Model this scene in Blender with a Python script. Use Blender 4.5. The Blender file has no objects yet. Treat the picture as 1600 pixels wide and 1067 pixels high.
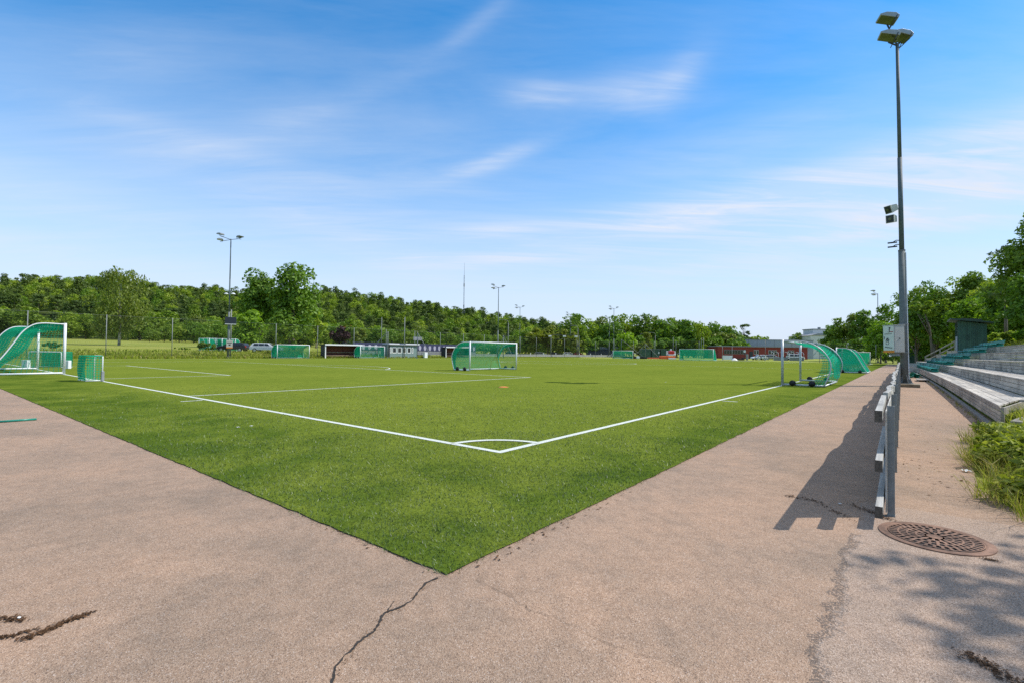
import bpy, math, random
import numpy as np
from mathutils import Vector, Matrix

SC = bpy.context.scene
COL = SC.collection
rad = math.radians
sin, cos, pi = math.sin, math.cos, math.pi
rng = np.random.default_rng(7)
random.seed(7)

# ------------------------------------------------------------------ camera
FPX, CX, CY, CH = 766.4, 4.327, -5.190, 1.383
RT = Vector((0.78195, 0.62322, 0.01228)); UP = Vector((0.0035, -0.0241, 0.9997)); FW = Vector((-0.62333, 0.78168, 0.02102))
cam_d = bpy.data.cameras.new('camera'); cam = bpy.data.objects.new('camera', cam_d); COL.objects.link(cam)
cam_d.sensor_width = 36; cam_d.lens = 36 * FPX / 1600; cam_d.clip_start = 0.05; cam_d.clip_end = 9000
m = Matrix.Identity(4)
for i in range(3):
    m[i][0] = RT[i]; m[i][1] = UP[i]; m[i][2] = -FW[i]; m[i][3] = (CX, CY, CH)[i]
cam.matrix_world = m
SC.camera = cam
FH = Vector((-0.6235, 0.7818)); RH = Vector((0.7818, 0.6235))   # the view direction on the map, and its right

def place(px, d):
    """map point seen at picture column px, d metres ahead"""
    k = (px - 800) / FPX * d
    return CX + FH.x * d + RH.x * k, CY + FH.y * d + RH.y * k
def hz(px): return 539.8 + 0.01229 * px
def zat(px, py, d): return CH + (hz(px) - py) / FPX * d
def ground_at(px, py):
    v = FW * FPX + RT * (px - 800) - UP * (py - 533.5); t = -CH / v.z
    return CX + v.x * t, CY + v.y * t

def sstep(t):
    t = np.clip(t, 0, 1); return t * t * (3 - 2 * t)
SKY_PX = np.array([-900, -300, 0, 100, 160, 230, 300, 380, 500, 560, 620, 700, 760, 850, 920, 1100, 1250])
SKY_PY = np.array([470, 446, 438, 441, 437, 446, 451, 455, 457, 464, 472, 479, 484, 497, 512, 552, 556])
def terrain(x, y):
    x = np.asarray(x, float); y = np.asarray(y, float)
    dx, dy = x - CX, y - CY
    fw = dx * FH.x + dy * FH.y; rt = dx * RH.x + dy * RH.y
    d = np.hypot(dx, dy)
    a = np.where(fw > 0.05 * d, 800 + FPX * rt / np.maximum(fw, 1e-6), np.where(rt < 0, -900, 3000))
    wl = 1 - sstep((a - 560) / 200)
    z = sstep((-71.6 - x) / 4.5) * 0.85 * wl
    z = z + np.maximum(0, -80 - x) * 0.019 * wl * (d < 600) + np.where(d >= 600, 3.8 * wl, 0)
    sk = np.interp(a, SKY_PX, SKY_PY) + np.interp(a, [400, 620, 880], [13, 3, 6])
    hr = np.maximum(0, (540 + 0.0123 * np.clip(a, -900, 1300) - sk) / FPX * 430 - 9.5)
    z = z + np.where(a < 1300, hr, 0) * sstep((fw - 235) / 195) * (1 - 0.6 * sstep((fw - 520) / 500))
    # slope behind the stand on the right
    zr = np.minimum(np.maximum(0, x - 7.0) * 0.46, 3.4 + np.maximum(0, x - 14.4) * 0.10)
    zr = np.minimum(zr, 7.0)
    zr = zr * sstep((y + 1.0) / 9) * (1 - 0.75 * sstep((y - 78) / 25))
    near = np.minimum(np.maximum(0, x - 5.15 - np.abs(y - 4) * 0.05) * 0.22, 0.5) * sstep((y - 0.2) / 2) * (1 - sstep((y - 8) / 3))
    z = z + np.maximum(zr, near)
    z = z + (-0.03) * 1.0
    return z
def tz(x, y): return float(terrain(x, y))

# ------------------------------------------------------------------ mesh helpers
class MB:
    def __init__(s): s.v = []; s.f = []; s.uv = []; s.mi = []; s.cm = 0
    def add(s, vs, fs, uvs=None):
        b = len(s.v); s.v += [tuple(p) for p in vs]
        for k, f in enumerate(fs):
            s.f.append([b + i for i in f]); s.mi.append(s.cm)
            s.uv.append(uvs[k] if uvs else [(0, 0)] * len(f))
        return s
    def box(s, c, sz, rz=0, M=None):
        hx, hy, hz_ = sz[0] / 2, sz[1] / 2, sz[2] / 2
        vs = [Vector((x, y, z)) for x in (-hx, hx) for y in (-hy, hy) for z in (-hz_, hz_)]
        R = M if M is not None else Matrix.Rotation(rz, 3, 'Z')
        vs = [R @ v + Vector(c) for v in vs]
        return s.add(vs, [(0, 1, 3, 2), (4, 6, 7, 5), (0, 4, 5, 1), (2, 3, 7, 6), (0, 2, 6, 4), (1, 5, 7, 3)])
    def tube(s, path, r, seg=8, cap=True):
        P = [Vector(p) for p in path]; n = len(P)
        rs = r if isinstance(r, (list, tuple)) else [r] * n
        vs = []; prev = None
        for i, p in enumerate(P):
            t = (P[min(i + 1, n - 1)] - P[max(i - 1, 0)]).normalized()
            if prev is None:
                a = Vector((0, 0, 1)) if abs(t.z) < 0.9 else Vector((1, 0, 0)); u = t.cross(a).normalized()
            else:
                u = (prev - t * prev.dot(t)).normalized()
            prev = u; w = t.cross(u)
            for k in range(seg):
                q = 2 * pi * k / seg; vs.append(p + (u * cos(q) + w * sin(q)) * rs[i])
        fs = []
        for i in range(n - 1):
            for k in range(seg):
                fs.append((i * seg + k, i * seg + (k + 1) % seg, (i + 1) * seg + (k + 1) % seg, (i + 1) * seg + k))
        if cap:
            fs.append(tuple(reversed(range(seg)))); fs.append(tuple((n - 1) * seg + k for k in range(seg)))
        return s.add(vs, fs)
    def prism(s, poly, axis_o, ax, ay, depth_v):
        """poly of 2D points in the frame axis_o + ax*u + ay*v, swept by depth_v"""
        o, ax, ay, dv = Vector(axis_o), Vector(ax), Vector(ay), Vector(depth_v); n = len(poly)
        a = [o + ax * u + ay * v for u, v in poly]; b = [p + dv for p in a]
        fs = [tuple(range(n)), tuple(reversed(range(n, 2 * n)))] + [(i, n + i, n + (i + 1) % n, (i + 1) % n) for i in range(n)]
        return s.add(a + b, fs)
    def grid(s, fn, nu, nv, uscale=1, vscale=1):
        vs = [fn(i / nu, j / nv) for j in range(nv + 1) for i in range(nu + 1)]
        fs, uv = [], []
        for j in range(nv):
            for i in range(nu):
                a = j * (nu + 1) + i; fs.append((a, a + 1, a + nu + 2, a + nu + 1))
                uv.append([(p / nu * uscale, q / nv * vscale) for p, q in ((i, j), (i + 1, j), (i + 1, j + 1), (i, j + 1))])
        return s.add(vs, fs, uv)
    def build(s, name, mats, parent=None, smooth=False, bevel=0):
        me = bpy.data.meshes.new(name); me.from_pydata(s.v, [], s.f)
        mats = mats if isinstance(mats, (list, tuple)) else [mats]
        for q in mats: me.materials.append(q)
        me.polygons.foreach_set('material_index', s.mi)
        uvl = me.uv_layers.new(name='UVMap'); flat = []
        for u in s.uv:
            for p in u: flat += p
        uvl.data.foreach_set('uv', flat)
        if smooth: me.polygons.foreach_set('use_smooth', [True] * len(me.polygons))
        me.update()
        o = bpy.data.objects.new(name, me); COL.objects.link(o)
        if parent: o.parent = parent
        if bevel:
            b = o.modifiers.new('bevel', 'BEVEL'); b.width = bevel; b.segments = 2; b.limit_method = 'ANGLE'
        return o
def npmesh(name, V, F, mats, mi=None, smooth=False):
    me = bpy.data.meshes.new(name); n, k = F.shape
    me.vertices.add(len(V)); me.vertices.foreach_set('co', np.ascontiguousarray(V, np.float32).ravel())
    me.loops.add(n * k); me.loops.foreach_set('vertex_index', np.ascontiguousarray(F, np.int32).ravel())
    me.polygons.add(n); me.polygons.foreach_set('loop_start', np.arange(0, n * k, k, dtype=np.int32))
    for q in mats: me.materials.append(q)
    if mi is not None: me.polygons.foreach_set('material_index', np.ascontiguousarray(mi, np.int32))
    if smooth: me.polygons.foreach_set('use_smooth', np.ones(n, bool))
    me.update(calc_edges=True); me.validate()
    return me
def link(me, name, parent=None):
    o = bpy.data.objects.new(name, me); COL.objects.link(o)
    if parent: o.parent = parent
    return o
def tag(o, label=None, cat=None, group=None, kind=None):
    if label: o['label'] = label
    if cat: o['category'] = cat
    if group: o['group'] = group
    if kind: o['kind'] = kind
    return o
def thing(name, label, cat, loc=(0, 0, 0), rz=0, group=None):
    o = bpy.data.objects.new(name, None); COL.objects.link(o); o.empty_display_size = 0.3
    o.location = loc; o.rotation_euler = (0, 0, rz)
    return tag(o, label, cat, group)
def dup(root, loc, rz=0, label=None, group=None, scale=None):
    def cp(o, par):
        c = o.copy(); COL.objects.link(c); c.parent = par
        for ch in list(o.children): cp(ch, c)
        return c
    r = cp(root, None); r.location = loc; r.rotation_euler = (0, 0, rz)
    if label: r['label'] = label
    if group: r['group'] = group
    if scale: r.scale = scale if isinstance(scale, tuple) else (scale,) * 3
    return r

# ------------------------------------------------------------------ materials
class NT:
    def __init__(s, name):
        s.m = bpy.data.materials.new(name); s.m.use_nodes = True; s.t = s.m.node_tree; s.n = s.t.nodes; s.l = s.t.links
        s.n.clear(); s.out = s.n.new('ShaderNodeOutputMaterial')
    def node(s, typ, **kw):
        x = s.n.new(typ)
        for k, v in kw.items():
            if k == 'inp':
                for a, b in v.items():
                    if isinstance(b, bpy.types.NodeSocket): s.l.new(b, x.inputs[a])
                    else: x.inputs[a].default_value = b
            else: setattr(x, k, v)
        return x
    def noise(s, vec, scale, detail=4, rough=0.6, dist=0):
        x = s.node('ShaderNodeTexNoise', inp={'Scale': scale, 'Detail': detail, 'Roughness': rough, 'Distortion': dist})
        if vec is not None: s.l.new(vec, x.inputs['Vector'])
        return x.outputs['Fac']
    def ramp(s, fac, stops, interp='LINEAR'):
        x = s.node('ShaderNodeValToRGB'); r = x.color_ramp; r.interpolation = interp
        while len(r.elements) < len(stops): r.elements.new(0.5)
        for e, (p, c) in zip(r.elements, stops):
            e.position = p; e.color = (*c, 1) if len(c) == 3 else c
        s.l.new(fac, x.inputs['Fac']); return x.outputs['Color']
    def mix(s, fac, a, b, mode='MIX'):
        x = s.node('ShaderNodeMix', data_type='RGBA', blend_type=mode)
        for k, v in ((0, fac), (6, a), (7, b)):
            if isinstance(v, bpy.types.NodeSocket): s.l.new(v, x.inputs[k])
            else: x.inputs[k].default_value = (*v, 1) if isinstance(v, tuple) and len(v) == 3 else v
        return x.outputs[2]
    def math(s, op, a, b=0.0, c=0.0):
        x = s.node('ShaderNodeMath', operation=op)
        for k, v in enumerate((a, b, c)):
            if isinstance(v, bpy.types.NodeSocket): s.l.new(v, x.inputs[k])
            else: x.inputs[k].default_value = v
        return x.outputs[0]
    def bump(s, h, strength=0.3, dist=0.01):
        return s.node('ShaderNodeBump', inp={'Height': h, 'Strength': strength, 'Distance': dist}).outputs['Normal']
    def pbsdf(s, color, rough=0.6, metal=0.0, normal=None, spec=0.5, **kw):
        x = s.node('ShaderNodeBsdfPrincipled')
        for k, v in (('Base Color', color), ('Roughness', rough), ('Metallic', metal), ('Specular IOR Level', spec)):
            if isinstance(v, bpy.types.NodeSocket): s.l.new(v, x.inputs[k])
            else: x.inputs[k].default_value = (*v, 1) if isinstance(v, tuple) else v
        if normal is not None: s.l.new(normal, x.inputs['Normal'])
        for k, v in kw.items(): x.inputs[k].default_value = v
        return x.outputs[0]
    def done(s, sh): s.l.new(sh, s.out.inputs['Surface']); return s.m

def simple(name, col, rough=0.6, metal=0.0, var=0.12, scale=6.0, spec=0.5, bump=0.0):
    t = NT(name); co = t.node('ShaderNodeTexCoord').outputs['Object']
    n = t.noise(co, scale, 6, 0.65)
    c2 = tuple(min(1, x * (1 + var)) for x in col); c1 = tuple(x * (1 - var * 1.4) for x in col)
    c = t.ramp(n, [(0.3, c1), (0.7, c2)])
    return t.done(t.pbsdf(c, rough, metal, t.bump(n, bump, 0.01) if bump else None, spec))
def wood(name, c1, c2, along='Y', scale=1.0, rough=0.8):
    t = NT(name); co = t.node('ShaderNodeTexCoord').outputs['Object']
    st = {'X': (0.6, 14, 14), 'Y': (14, 0.6, 14), 'Z': (14, 14, 0.6)}[along]
    mp = t.node('ShaderNodeMapping', inp={'Vector': co, 'Scale': tuple(v * scale for v in st)})
    n = t.noise(mp.outputs[0], 3, 6, 0.7, 0.6); n2 = t.noise(co, 1.3, 3)
    rnd = t.node('ShaderNodeNewGeometry').outputs['Random Per Island']
    c = t.ramp(n, [(0.28, c1), (0.72, c2)])
    st2 = t.node('ShaderNodeMapRange', inp={0: n2, 1: 0.48, 2: 0.68, 3: 0.0, 4: 0.65}).outputs[0]
    c = t.mix(st2, c, tuple(x * 0.55 for x in c1))
    c = t.mix(0.55, c, t.ramp(rnd, [(0, (0.45, 0.45, 0.45)), (0.5, (0.9, 0.9, 0.9)), (1, (1.2, 1.17, 1.12))]), 'MULTIPLY')
    c = t.mix(1.0, c, (1.22, 1.22, 1.22), 'MULTIPLY')
    return t.done(t.pbsdf(c, rough, 0, t.bump(n, 0.35, 0.004)))
def leaf(name, dark, light, trans=0.3, objvar=0.25):
    t = NT(name)
    rnd = t.node('ShaderNodeNewGeometry').outputs['Random Per Island']
    orn = t.node('ShaderNodeObjectInfo').outputs['Random']
    c = t.ramp(rnd, [(0, dark), (1, light)])
    oc = t.ramp(orn, [(0, (1 - objvar, 1 - objvar * 0.8, 1 - objvar)), (0.5, (1, 1, 1)), (1, (1 + objvar * 1.3, 1 + objvar * 0.9, 1 - objvar * 0.2))])
    c = t.mix(1.0, c, oc, 'MULTIPLY')
    d = t.node('ShaderNodeBsdfDiffuse', inp={'Color': c}); tr = t.node('ShaderNodeBsdfTranslucent', inp={'Color': t.mix(1.0, c, (1.15, 1.25, 0.5), 'MULTIPLY')})
    x = t.node('ShaderNodeMixShader', inp={0: trans, 1: d.outputs[0], 2: tr.outputs[0]})
    g = t.node('ShaderNodeBsdfGlossy', inp={'Color': (1, 1, 1, 1), 'Roughness': 0.5})
    x2 = t.node('ShaderNodeMixShader', inp={0: 0.015, 1: x.outputs[0], 2: g.outputs[0]})
    return t.done(x2.outputs[0])
def netmat(name, col, cell, w, tint=0.0):
    t = NT(name); uv = t.node('ShaderNodeUVMap').outputs[0]
    sp = t.node('ShaderNodeSeparateXYZ', inp={0: uv})
    def line(o): return t.math('LESS_THAN', t.math('FRACT', t.math('DIVIDE', o, cell)), w)
    f = t.math('MAXIMUM', line(sp.outputs[0]), line(sp.outputs[1]))
    f = t.math('MAXIMUM', f, tint)
    d = t.node('ShaderNodeBsdfDiffuse', inp={'Color': (*col, 1)}); tr = t.node('ShaderNodeBsdfTranslucent', inp={'Color': (*col, 1)})
    mx = t.node('ShaderNodeMixShader', inp={0: 0.4, 1: d.outputs[0], 2: tr.outputs[0]})
    tp = t.node('ShaderNodeBsdfTransparent')
    fin = t.node('ShaderNodeMixShader', inp={0: f, 1: tp.outputs[0], 2: mx.outputs[0]})
    return t.done(fin.outputs[0])

def asphalt_mat():
    t = NT('weathered_red_asphalt'); co = t.node('ShaderNodeNewGeometry').outputs['Position']
    vo = t.node('ShaderNodeTexVoronoi', inp={'Vector': co, 'Scale': 205.0, 'Randomness': 1.0})
    s1 = t.node('ShaderNodeSeparateColor', inp={0: vo.outputs['Color']})
    n0 = t.noise(co, 60, 3, 0.7); n1 = t.noise(co, 2.2, 5, 0.6); n2 = t.noise(co, 0.45, 4, 0.6); n3 = t.noise(co, 9, 4, 0.7)
    c = t.ramp(s1.outputs[0], [(0.0, (0.228, 0.150, 0.107)), (0.18, (0.380, 0.254, 0.167)), (0.7, (0.464, 0.319, 0.217)), (0.93, (0.515, 0.375, 0.266)), (1.0, (0.62, 0.50, 0.41))])
    pit = t.ramp(vo.outputs['Distance'], [(0.25, (1, 1, 1)), (0.75, (0.55, 0.52, 0.5))])
    c = t.mix(0.55, c, pit, 'MULTIPLY')
    c = t.mix(1.0, c, t.ramp(n0, [(0.3, (0.86, 0.85, 0.84)), (0.62, (1.06, 1.06, 1.06))]), 'MULTIPLY')
    c = t.mix(1.0, c, t.ramp(n1, [(0.32, (0.88, 0.9, 0.92)), (0.66, (1.07, 1.05, 1.04))]), 'MULTIPLY')
    c = t.mix(1.0, c, t.ramp(n2, [(0.33, (0.80, 0.83, 0.85)), (0.5, (0.98, 0.98, 0.98)), (0.66, (1.09, 1.05, 1.02))]), 'MULTIPLY')
    c = t.mix(1.0, c, t.ramp(n3, [(0.36, (0.86, 0.87, 0.88)), (0.55, (1.02, 1.02, 1.02))]), 'MULTIPLY')
    # worn, coarser and greyer seam on the right of the path, where two layings meet
    sx = t.node('ShaderNodeSeparateXYZ', inp={0: co})
    edge = t.math('ADD', sx.outputs[0], t.math('MULTIPLY', t.math('SUBTRACT', t.noise(co, 3.5, 5, 0.7), 0.5), 0.35))
    band = t.math('MULTIPLY', t.math('COMPARE', edge, 4.02, 0.035), t.math('LESS_THAN', sx.outputs[1], -0.5))
    band = t.math('MULTIPLY', band, t.math('GREATER_THAN', t.noise(co, 70, 2), 0.47))
    c = t.mix(t.math('MULTIPLY', band, 0.6), c, (0.05, 0.05, 0.05))
    rgt = t.math('MULTIPLY', t.math('GREATER_THAN', edge, 4.03), t.math('LESS_THAN', sx.outputs[1], 0.6))
    c = t.mix(t.math('MULTIPLY', rgt, 0.32), c, t.ramp(s1.outputs[1], [(0.2, (0.112, 0.090, 0.073)), (0.5, (0.403, 0.302, 0.235)), (0.9, (0.694, 0.560, 0.459))]))
    h = t.math('ADD', vo.outputs['Distance'], t.math('MULTIPLY', n0, 0.8))
    return t.done(t.pbsdf(c, 0.9, 0, t.bump(h, 0.55, 0.006), 0.25))
def margin(t, co, c):
    # dark rubber infill lies thicker in the run-off strip outside the lines, in worn patches
    sx = t.node('ShaderNodeSeparateXYZ', inp={0: co})
    o = t.math('MAXIMUM', t.math('MULTIPLY', sx.outputs[1], -0.85), t.math('MULTIPLY', sx.outputs[0], 0.75))
    o = t.math('MINIMUM', t.math('MAXIMUM', t.math('SUBTRACT', o, 0.15), 0.0), 1.0)
    n = t.noise(co, 0.85, 5, 0.65, 0.4)
    f = t.math('MULTIPLY', o, t.node('ShaderNodeMapRange', inp={0: n, 1: 0.34, 2: 0.60, 3: 0.05, 4: 1.0}).outputs[0])
    f = t.math('ADD', f, t.math('MULTIPLY', t.math('GREATER_THAN', t.noise(co, 0.33, 4, 0.6), 0.62), 0.12))
    return t.mix(f, c, t.mix(1.0, c, (0.52, 0.64, 0.60), 'MULTIPLY'))
def fibre_mat():
    t = NT('turf_fibre'); rnd = t.node('ShaderNodeNewGeometry'); co = rnd.outputs['Position']
    c = t.ramp(rnd.outputs['Random Per Island'], [(0, (0.028, 0.052, 0.010)), (0.5, (0.128, 0.180, 0.036)), (0.9, (0.235, 0.295, 0.078)), (1, (0.30, 0.35, 0.14))])
    c = margin(t, co, c)
    d = t.node('ShaderNodeBsdfDiffuse', inp={'Color': c}); tr = t.node('ShaderNodeBsdfTranslucent', inp={'Color': c})
    x = t.node('ShaderNodeMixShader', inp={0: 0.25, 1: d.outputs[0], 2: tr.outputs[0]})
    g = t.node('ShaderNodeBsdfGlossy', inp={'Roughness': 0.4}); return t.done(t.node('ShaderNodeMixShader', inp={0: 0.03, 1: x.outputs[0], 2: g.outputs[0]}).outputs[0])
def turf_mat():
    t = NT('artificial_turf_pile'); co = t.node('ShaderNodeNewGeometry').outputs['Position']
    n0 = t.noise(co, 55, 4, 0.75); n1 = t.noise(co, 1.4, 5, 0.6); n2 = t.noise(co, 0.16, 4, 0.6); n3 = t.noise(co, 9, 4, 0.7)
    c = t.ramp(n0, [(0.28, (0.090, 0.118, 0.015)), (0.5, (0.158, 0.198, 0.027)), (0.72, (0.248, 0.292, 0.050))])
    c = t.mix(1.0, c, t.ramp(n3, [(0.3, (0.84, 0.86, 0.84)), (0.7, (1.1, 1.08, 1.06))]), 'MULTIPLY')
    c = t.mix(1.0, c, t.ramp(n1, [(0.3, (0.86, 0.89, 0.86)), (0.68, (1.08, 1.06, 1.05))]), 'MULTIPLY')
    c = t.mix(1.0, c, t.ramp(n2, [(0.35, (0.9, 0.93, 0.9)), (0.65, (1.07, 1.04, 1.04))]), 'MULTIPLY')
    sx = t.node('ShaderNodeSeparateXYZ', inp={0: co})
    st = t.math('SINE', t.math('MULTIPLY', sx.outputs[0], 2 * pi / 8.0))   # rolls laid in alternating pile direction
    c = t.mix(1.0, c, t.ramp(t.math('MULTIPLY_ADD', st, 0.5, 0.5), [(0.4, (0.975, 0.98, 0.975)), (0.6, (1.02, 1.015, 1.02))]), 'MULTIPLY')
    c = margin(t, co, c)
    return t.done(t.pbsdf(c, 0.85, 0, t.bump(n0, 0.5, 0.02), 0.0))
def ground_mat():
    t = NT('meadow_ground'); co = t.node('ShaderNodeNewGeometry').outputs['Position']
    n0 = t.noise(co, 6, 6, 0.75); n1 = t.noise(co, 0.12, 5, 0.65); n2 = t.noise(co, 0.02, 3)
    c = t.ramp(n0, [(0.3, (0.143, 0.189, 0.017)), (0.7, (0.277, 0.311, 0.044))])
    c = t.mix(t.ramp(n1, [(0.38, (0, 0, 0)), (0.66, (0.7, 0.7, 0.7))]), c, (0.36, 0.34, 0.10))
    c = t.mix(1.0, c, t.ramp(n2, [(0.3, (0.9, 0.95, 0.9)), (0.7, (1.1, 1.06, 1.0))]), 'MULTIPLY')
    sx = t.node('ShaderNodeSeparateXYZ', inp={0: co})
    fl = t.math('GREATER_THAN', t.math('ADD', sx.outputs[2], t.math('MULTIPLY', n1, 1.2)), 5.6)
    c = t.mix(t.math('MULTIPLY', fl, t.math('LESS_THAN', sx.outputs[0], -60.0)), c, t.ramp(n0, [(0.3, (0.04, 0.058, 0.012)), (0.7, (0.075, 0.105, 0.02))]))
    return t.done(t.pbsdf(c, 0.95, 0, t.bump(n0, 0.6, 0.08), 0.1))
def line_mat():
    t = NT('white_line_pile'); co = t.node('ShaderNodeNewGeometry').outputs['Position']
    n = t.noise(co, 70, 4, 0.7); n2 = t.noise(co, 5, 4)
    c = t.ramp(n, [(0.3, (0.42, 0.46, 0.36)), (0.6, (0.72, 0.73, 0.68))])
    c = t.mix(t.math('MULTIPLY', t.math('GREATER_THAN', n2, 0.6), 0.25), c, (0.35, 0.42, 0.25))
    return t.done(t.pbsdf(c, 0.9, 0, t.bump(n, 0.7, 0.015), 0.15))

M = {}
M['asphalt'] = asphalt_mat(); M['turf'] = turf_mat(); M['ground'] = ground_mat(); M['line'] = line_mat()
M['road'] = simple('dark_asphalt', (0.10, 0.10, 0.10), 0.9, 0, 0.2, 3)
M['crack'] = simple('crack_dirt', (0.035, 0.028, 0.022), 0.95, 0, 0.3, 40)
M['white'] = simple('white_enamelled_tube', (0.74, 0.75, 0.75), 0.4, 0, 0.06, 5)
M['alu'] = simple('bare_aluminium', (0.50, 0.52, 0.52), 0.42, 0.3, 0.10, 9)
M['galv'] = simple('galvanised_steel', (0.224, 0.235, 0.223), 0.65, 0.05, 0.16, 12)
M['pole'] = simple('weathered_mast_steel', (0.085, 0.115, 0.125), 0.7, 0.0, 0.18, 6)
M['midpole'] = simple('mast_lower_steel', (0.145, 0.165, 0.16), 0.75, 0.0, 0.16, 7)
M['dkpole'] = simple('dark_mast_sleeve', (0.16, 0.16, 0.155), 0.6, 0.3, 0.15, 8)
M['black'] = simple('black_rubber', (0.012, 0.012, 0.013), 0.6, 0, 0.3, 10)
M['dark'] = simple('dark_painted_metal', (0.035, 0.04, 0.045), 0.5, 0.2, 0.2, 10)
M['net'] = netmat('green_net', (0.020, 0.42, 0.22), 0.10, 0.22, 0.09)
M['netthin'] = netmat('green_net_single', (0.008, 0.30, 0.18), 0.12, 0.09, 0.06)
M['netdense'] = netmat('green_net_gathered', (0.015, 0.38, 0.20), 0.10, 0.45, 0.58)
M['nethang'] = netmat('green_net_folded', (0.020, 0.42, 0.25), 0.10, 0.35, 0.36)
M['wire'] = netmat('chain_link', (0.05, 0.055, 0.05), 0.06, 0.03, 0.07)
M['greywood'] = wood('silvered_planks', (0.238, 0.211, 0.176), (0.562, 0.505, 0.418), 'Y')
M['greywoodx'] = wood('silvered_end_planks', (0.17, 0.15, 0.12), (0.36, 0.32, 0.27), 'X')
M['palewood'] = wood('pale_rail_planks', (0.252, 0.238, 0.209), (0.525, 0.500, 0.442), 'Y')
M['endgrain'] = simple('dark_end_grain', (0.10, 0.085, 0.065), 0.9, 0, 0.4, 60)
M['oldwood'] = wood('old_timber', (0.16, 0.12, 0.07), (0.33, 0.27, 0.17), 'X')
M['kerb'] = simple('grey_kerb_stone', (0.21, 0.2, 0.18), 0.9, 0, 0.25, 8)
M['seat'] = simple('green_seat_plastic', (0.016, 0.22, 0.15), 0.32, 0, 0.12, 5)
M['shed'] = wood('dark_green_boards', (0.035, 0.085, 0.052), (0.06, 0.135, 0.082), 'Z', 1.0, 0.6)
M['shedtrim'] = simple('green_roof_edge', (0.05, 0.085, 0.06), 0.6, 0, 0.2, 6)
M['felt'] = simple('roof_felt', (0.09, 0.10, 0.075), 0.9, 0, 0.3, 5)
M['beige'] = simple('beige_cabinet', (0.44, 0.43, 0.37), 0.55, 0, 0.07, 4)
M['poster'] = simple('white_sticker', (0.70, 0.69, 0.59), 0.4, 0, 0.06, 4)
M['orange'] = simple('orange_paint', (0.75, 0.24, 0.02), 0.45, 0, 0.08, 5)
M['ink'] = simple('black_print', (0.02, 0.02, 0.025), 0.6, 0, 0.1, 5)
M['redink'] = simple('red_print', (0.4, 0.03, 0.02), 0.6, 0, 0.1, 5)
M['rust'] = simple('rusty_cast_iron', (0.235, 0.135, 0.088), 0.8, 0.2, 0.5, 5, 0.4, 0.3)
M['pit'] = simple('drain_darkness', (0.012, 0.011, 0.010), 0.9, 0, 0.2, 4)
M['lampglass'] = simple('floodlight_glass', (0.10, 0.115, 0.065), 0.12, 0.2, 0.35, 2)
M['lamphouse'] = simple('floodlight_housing', (0.34, 0.35, 0.34), 0.45, 0.5, 0.1, 5)
M['speaker'] = simple('pale_speaker', (0.48, 0.48, 0.42), 0.5, 0, 0.1, 5)
M['bark'] = wood('brown_bark', (0.075, 0.055, 0.035), (0.20, 0.16, 0.115), 'Z')
M['birchbark'] = simple('birch_bark', (0.42, 0.40, 0.36), 0.8, 0, 0.5, 3)
M['deckwood'] = wood('dugout_brown_boards', (0.07, 0.018, 0.011), (0.15, 0.045, 0.028), 'Y')
M['brick'] = simple('red_brick', (0.26, 0.042, 0.03), 0.85, 0, 0.12, 3)
M['greyclad'] = simple('grey_cladding', (0.30, 0.33, 0.36), 0.6, 0, 0.05, 2)
M['render'] = simple('white_render', (0.62, 0.61, 0.58), 0.8, 0, 0.05, 2)
M['glass'] = simple('dark_window_glass', (0.03, 0.035, 0.04), 0.08, 0, 0.3, 2)
M['frame'] = simple('white_window_frame', (0.7, 0.7, 0.68), 0.5, 0, 0.05, 5)
M['booth'] = simple('grey_green_boards', (0.17, 0.235, 0.22), 0.6, 0, 0.12, 5)
M['banner'] = simple('blue_banner', (0.035, 0.04, 0.10), 0.7, 0, 0.25, 2)
M['crest'] = simple('pale_crest', (0.45, 0.43, 0.52), 0.7, 0, 0.1, 3)
M['greyboard'] = simple('grey_lower_board', (0.26, 0.27, 0.28), 0.8, 0, 0.12, 3)
M['concrete'] = simple('pale_concrete', (0.36, 0.35, 0.32), 0.9, 0, 0.15, 2)
M['red'] = simple('red_paint', (0.5, 0.03, 0.02), 0.4, 0, 0.1, 5)
M['vermil'] = simple('orange_red_tarp', (0.75, 0.13, 0.03), 0.5, 0, 0.15, 3)
M['cont'] = simple('green_container', (0.04, 0.10, 0.065), 0.6, 0, 0.1, 3)
M['carwhite'] = simple('white_car_paint', (0.72, 0.73, 0.74), 0.25, 0, 0.03, 3)
M['cardark'] = simple('charcoal_car_paint', (0.045, 0.04, 0.042), 0.2, 0.3, 0.05, 3)
M['carsilver'] = simple('silver_car_paint', (0.38, 0.39, 0.40), 0.25, 0.6, 0.05, 3)
M['carred'] = simple('dark_red_car_paint', (0.22, 0.02, 0.02), 0.25, 0.1, 0.05, 3)
M['tail'] = simple('red_tail_lamp', (0.35, 0.01, 0.01), 0.2, 0, 0.05, 3)
M['head'] = simple('headlamp_glass', (0.6, 0.62, 0.64), 0.1, 0.2, 0.05, 3)
M['grey'] = simple('mid_grey_paint', (0.26, 0.27, 0.28), 0.6, 0, 0.1, 4)
M['brown'] = simple('brown_door', (0.20, 0.055, 0.02), 0.6, 0, 0.2, 5)
M['screen'] = simple('dark_scoreboard_face', (0.02, 0.025, 0.035), 0.35, 0, 0.1, 5)
M['litter'] = leaf('dead_leaf', (0.035, 0.018, 0.008), (0.17, 0.09, 0.045), 0.1, 0.1)
M['paper'] = simple('paper_scrap', (0.75, 0.75, 0.72), 0.8, 0, 0.05, 8)
M['fibre'] = fibre_mat()
M['weed'] = leaf('weed_blade', (0.114, 0.161, 0.011), (0.403, 0.425, 0.067), 0.35, 0.1)
M['straw'] = leaf('dry_grass', (0.20, 0.17, 0.05), (0.42, 0.36, 0.15), 0.3, 0.1)
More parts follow.
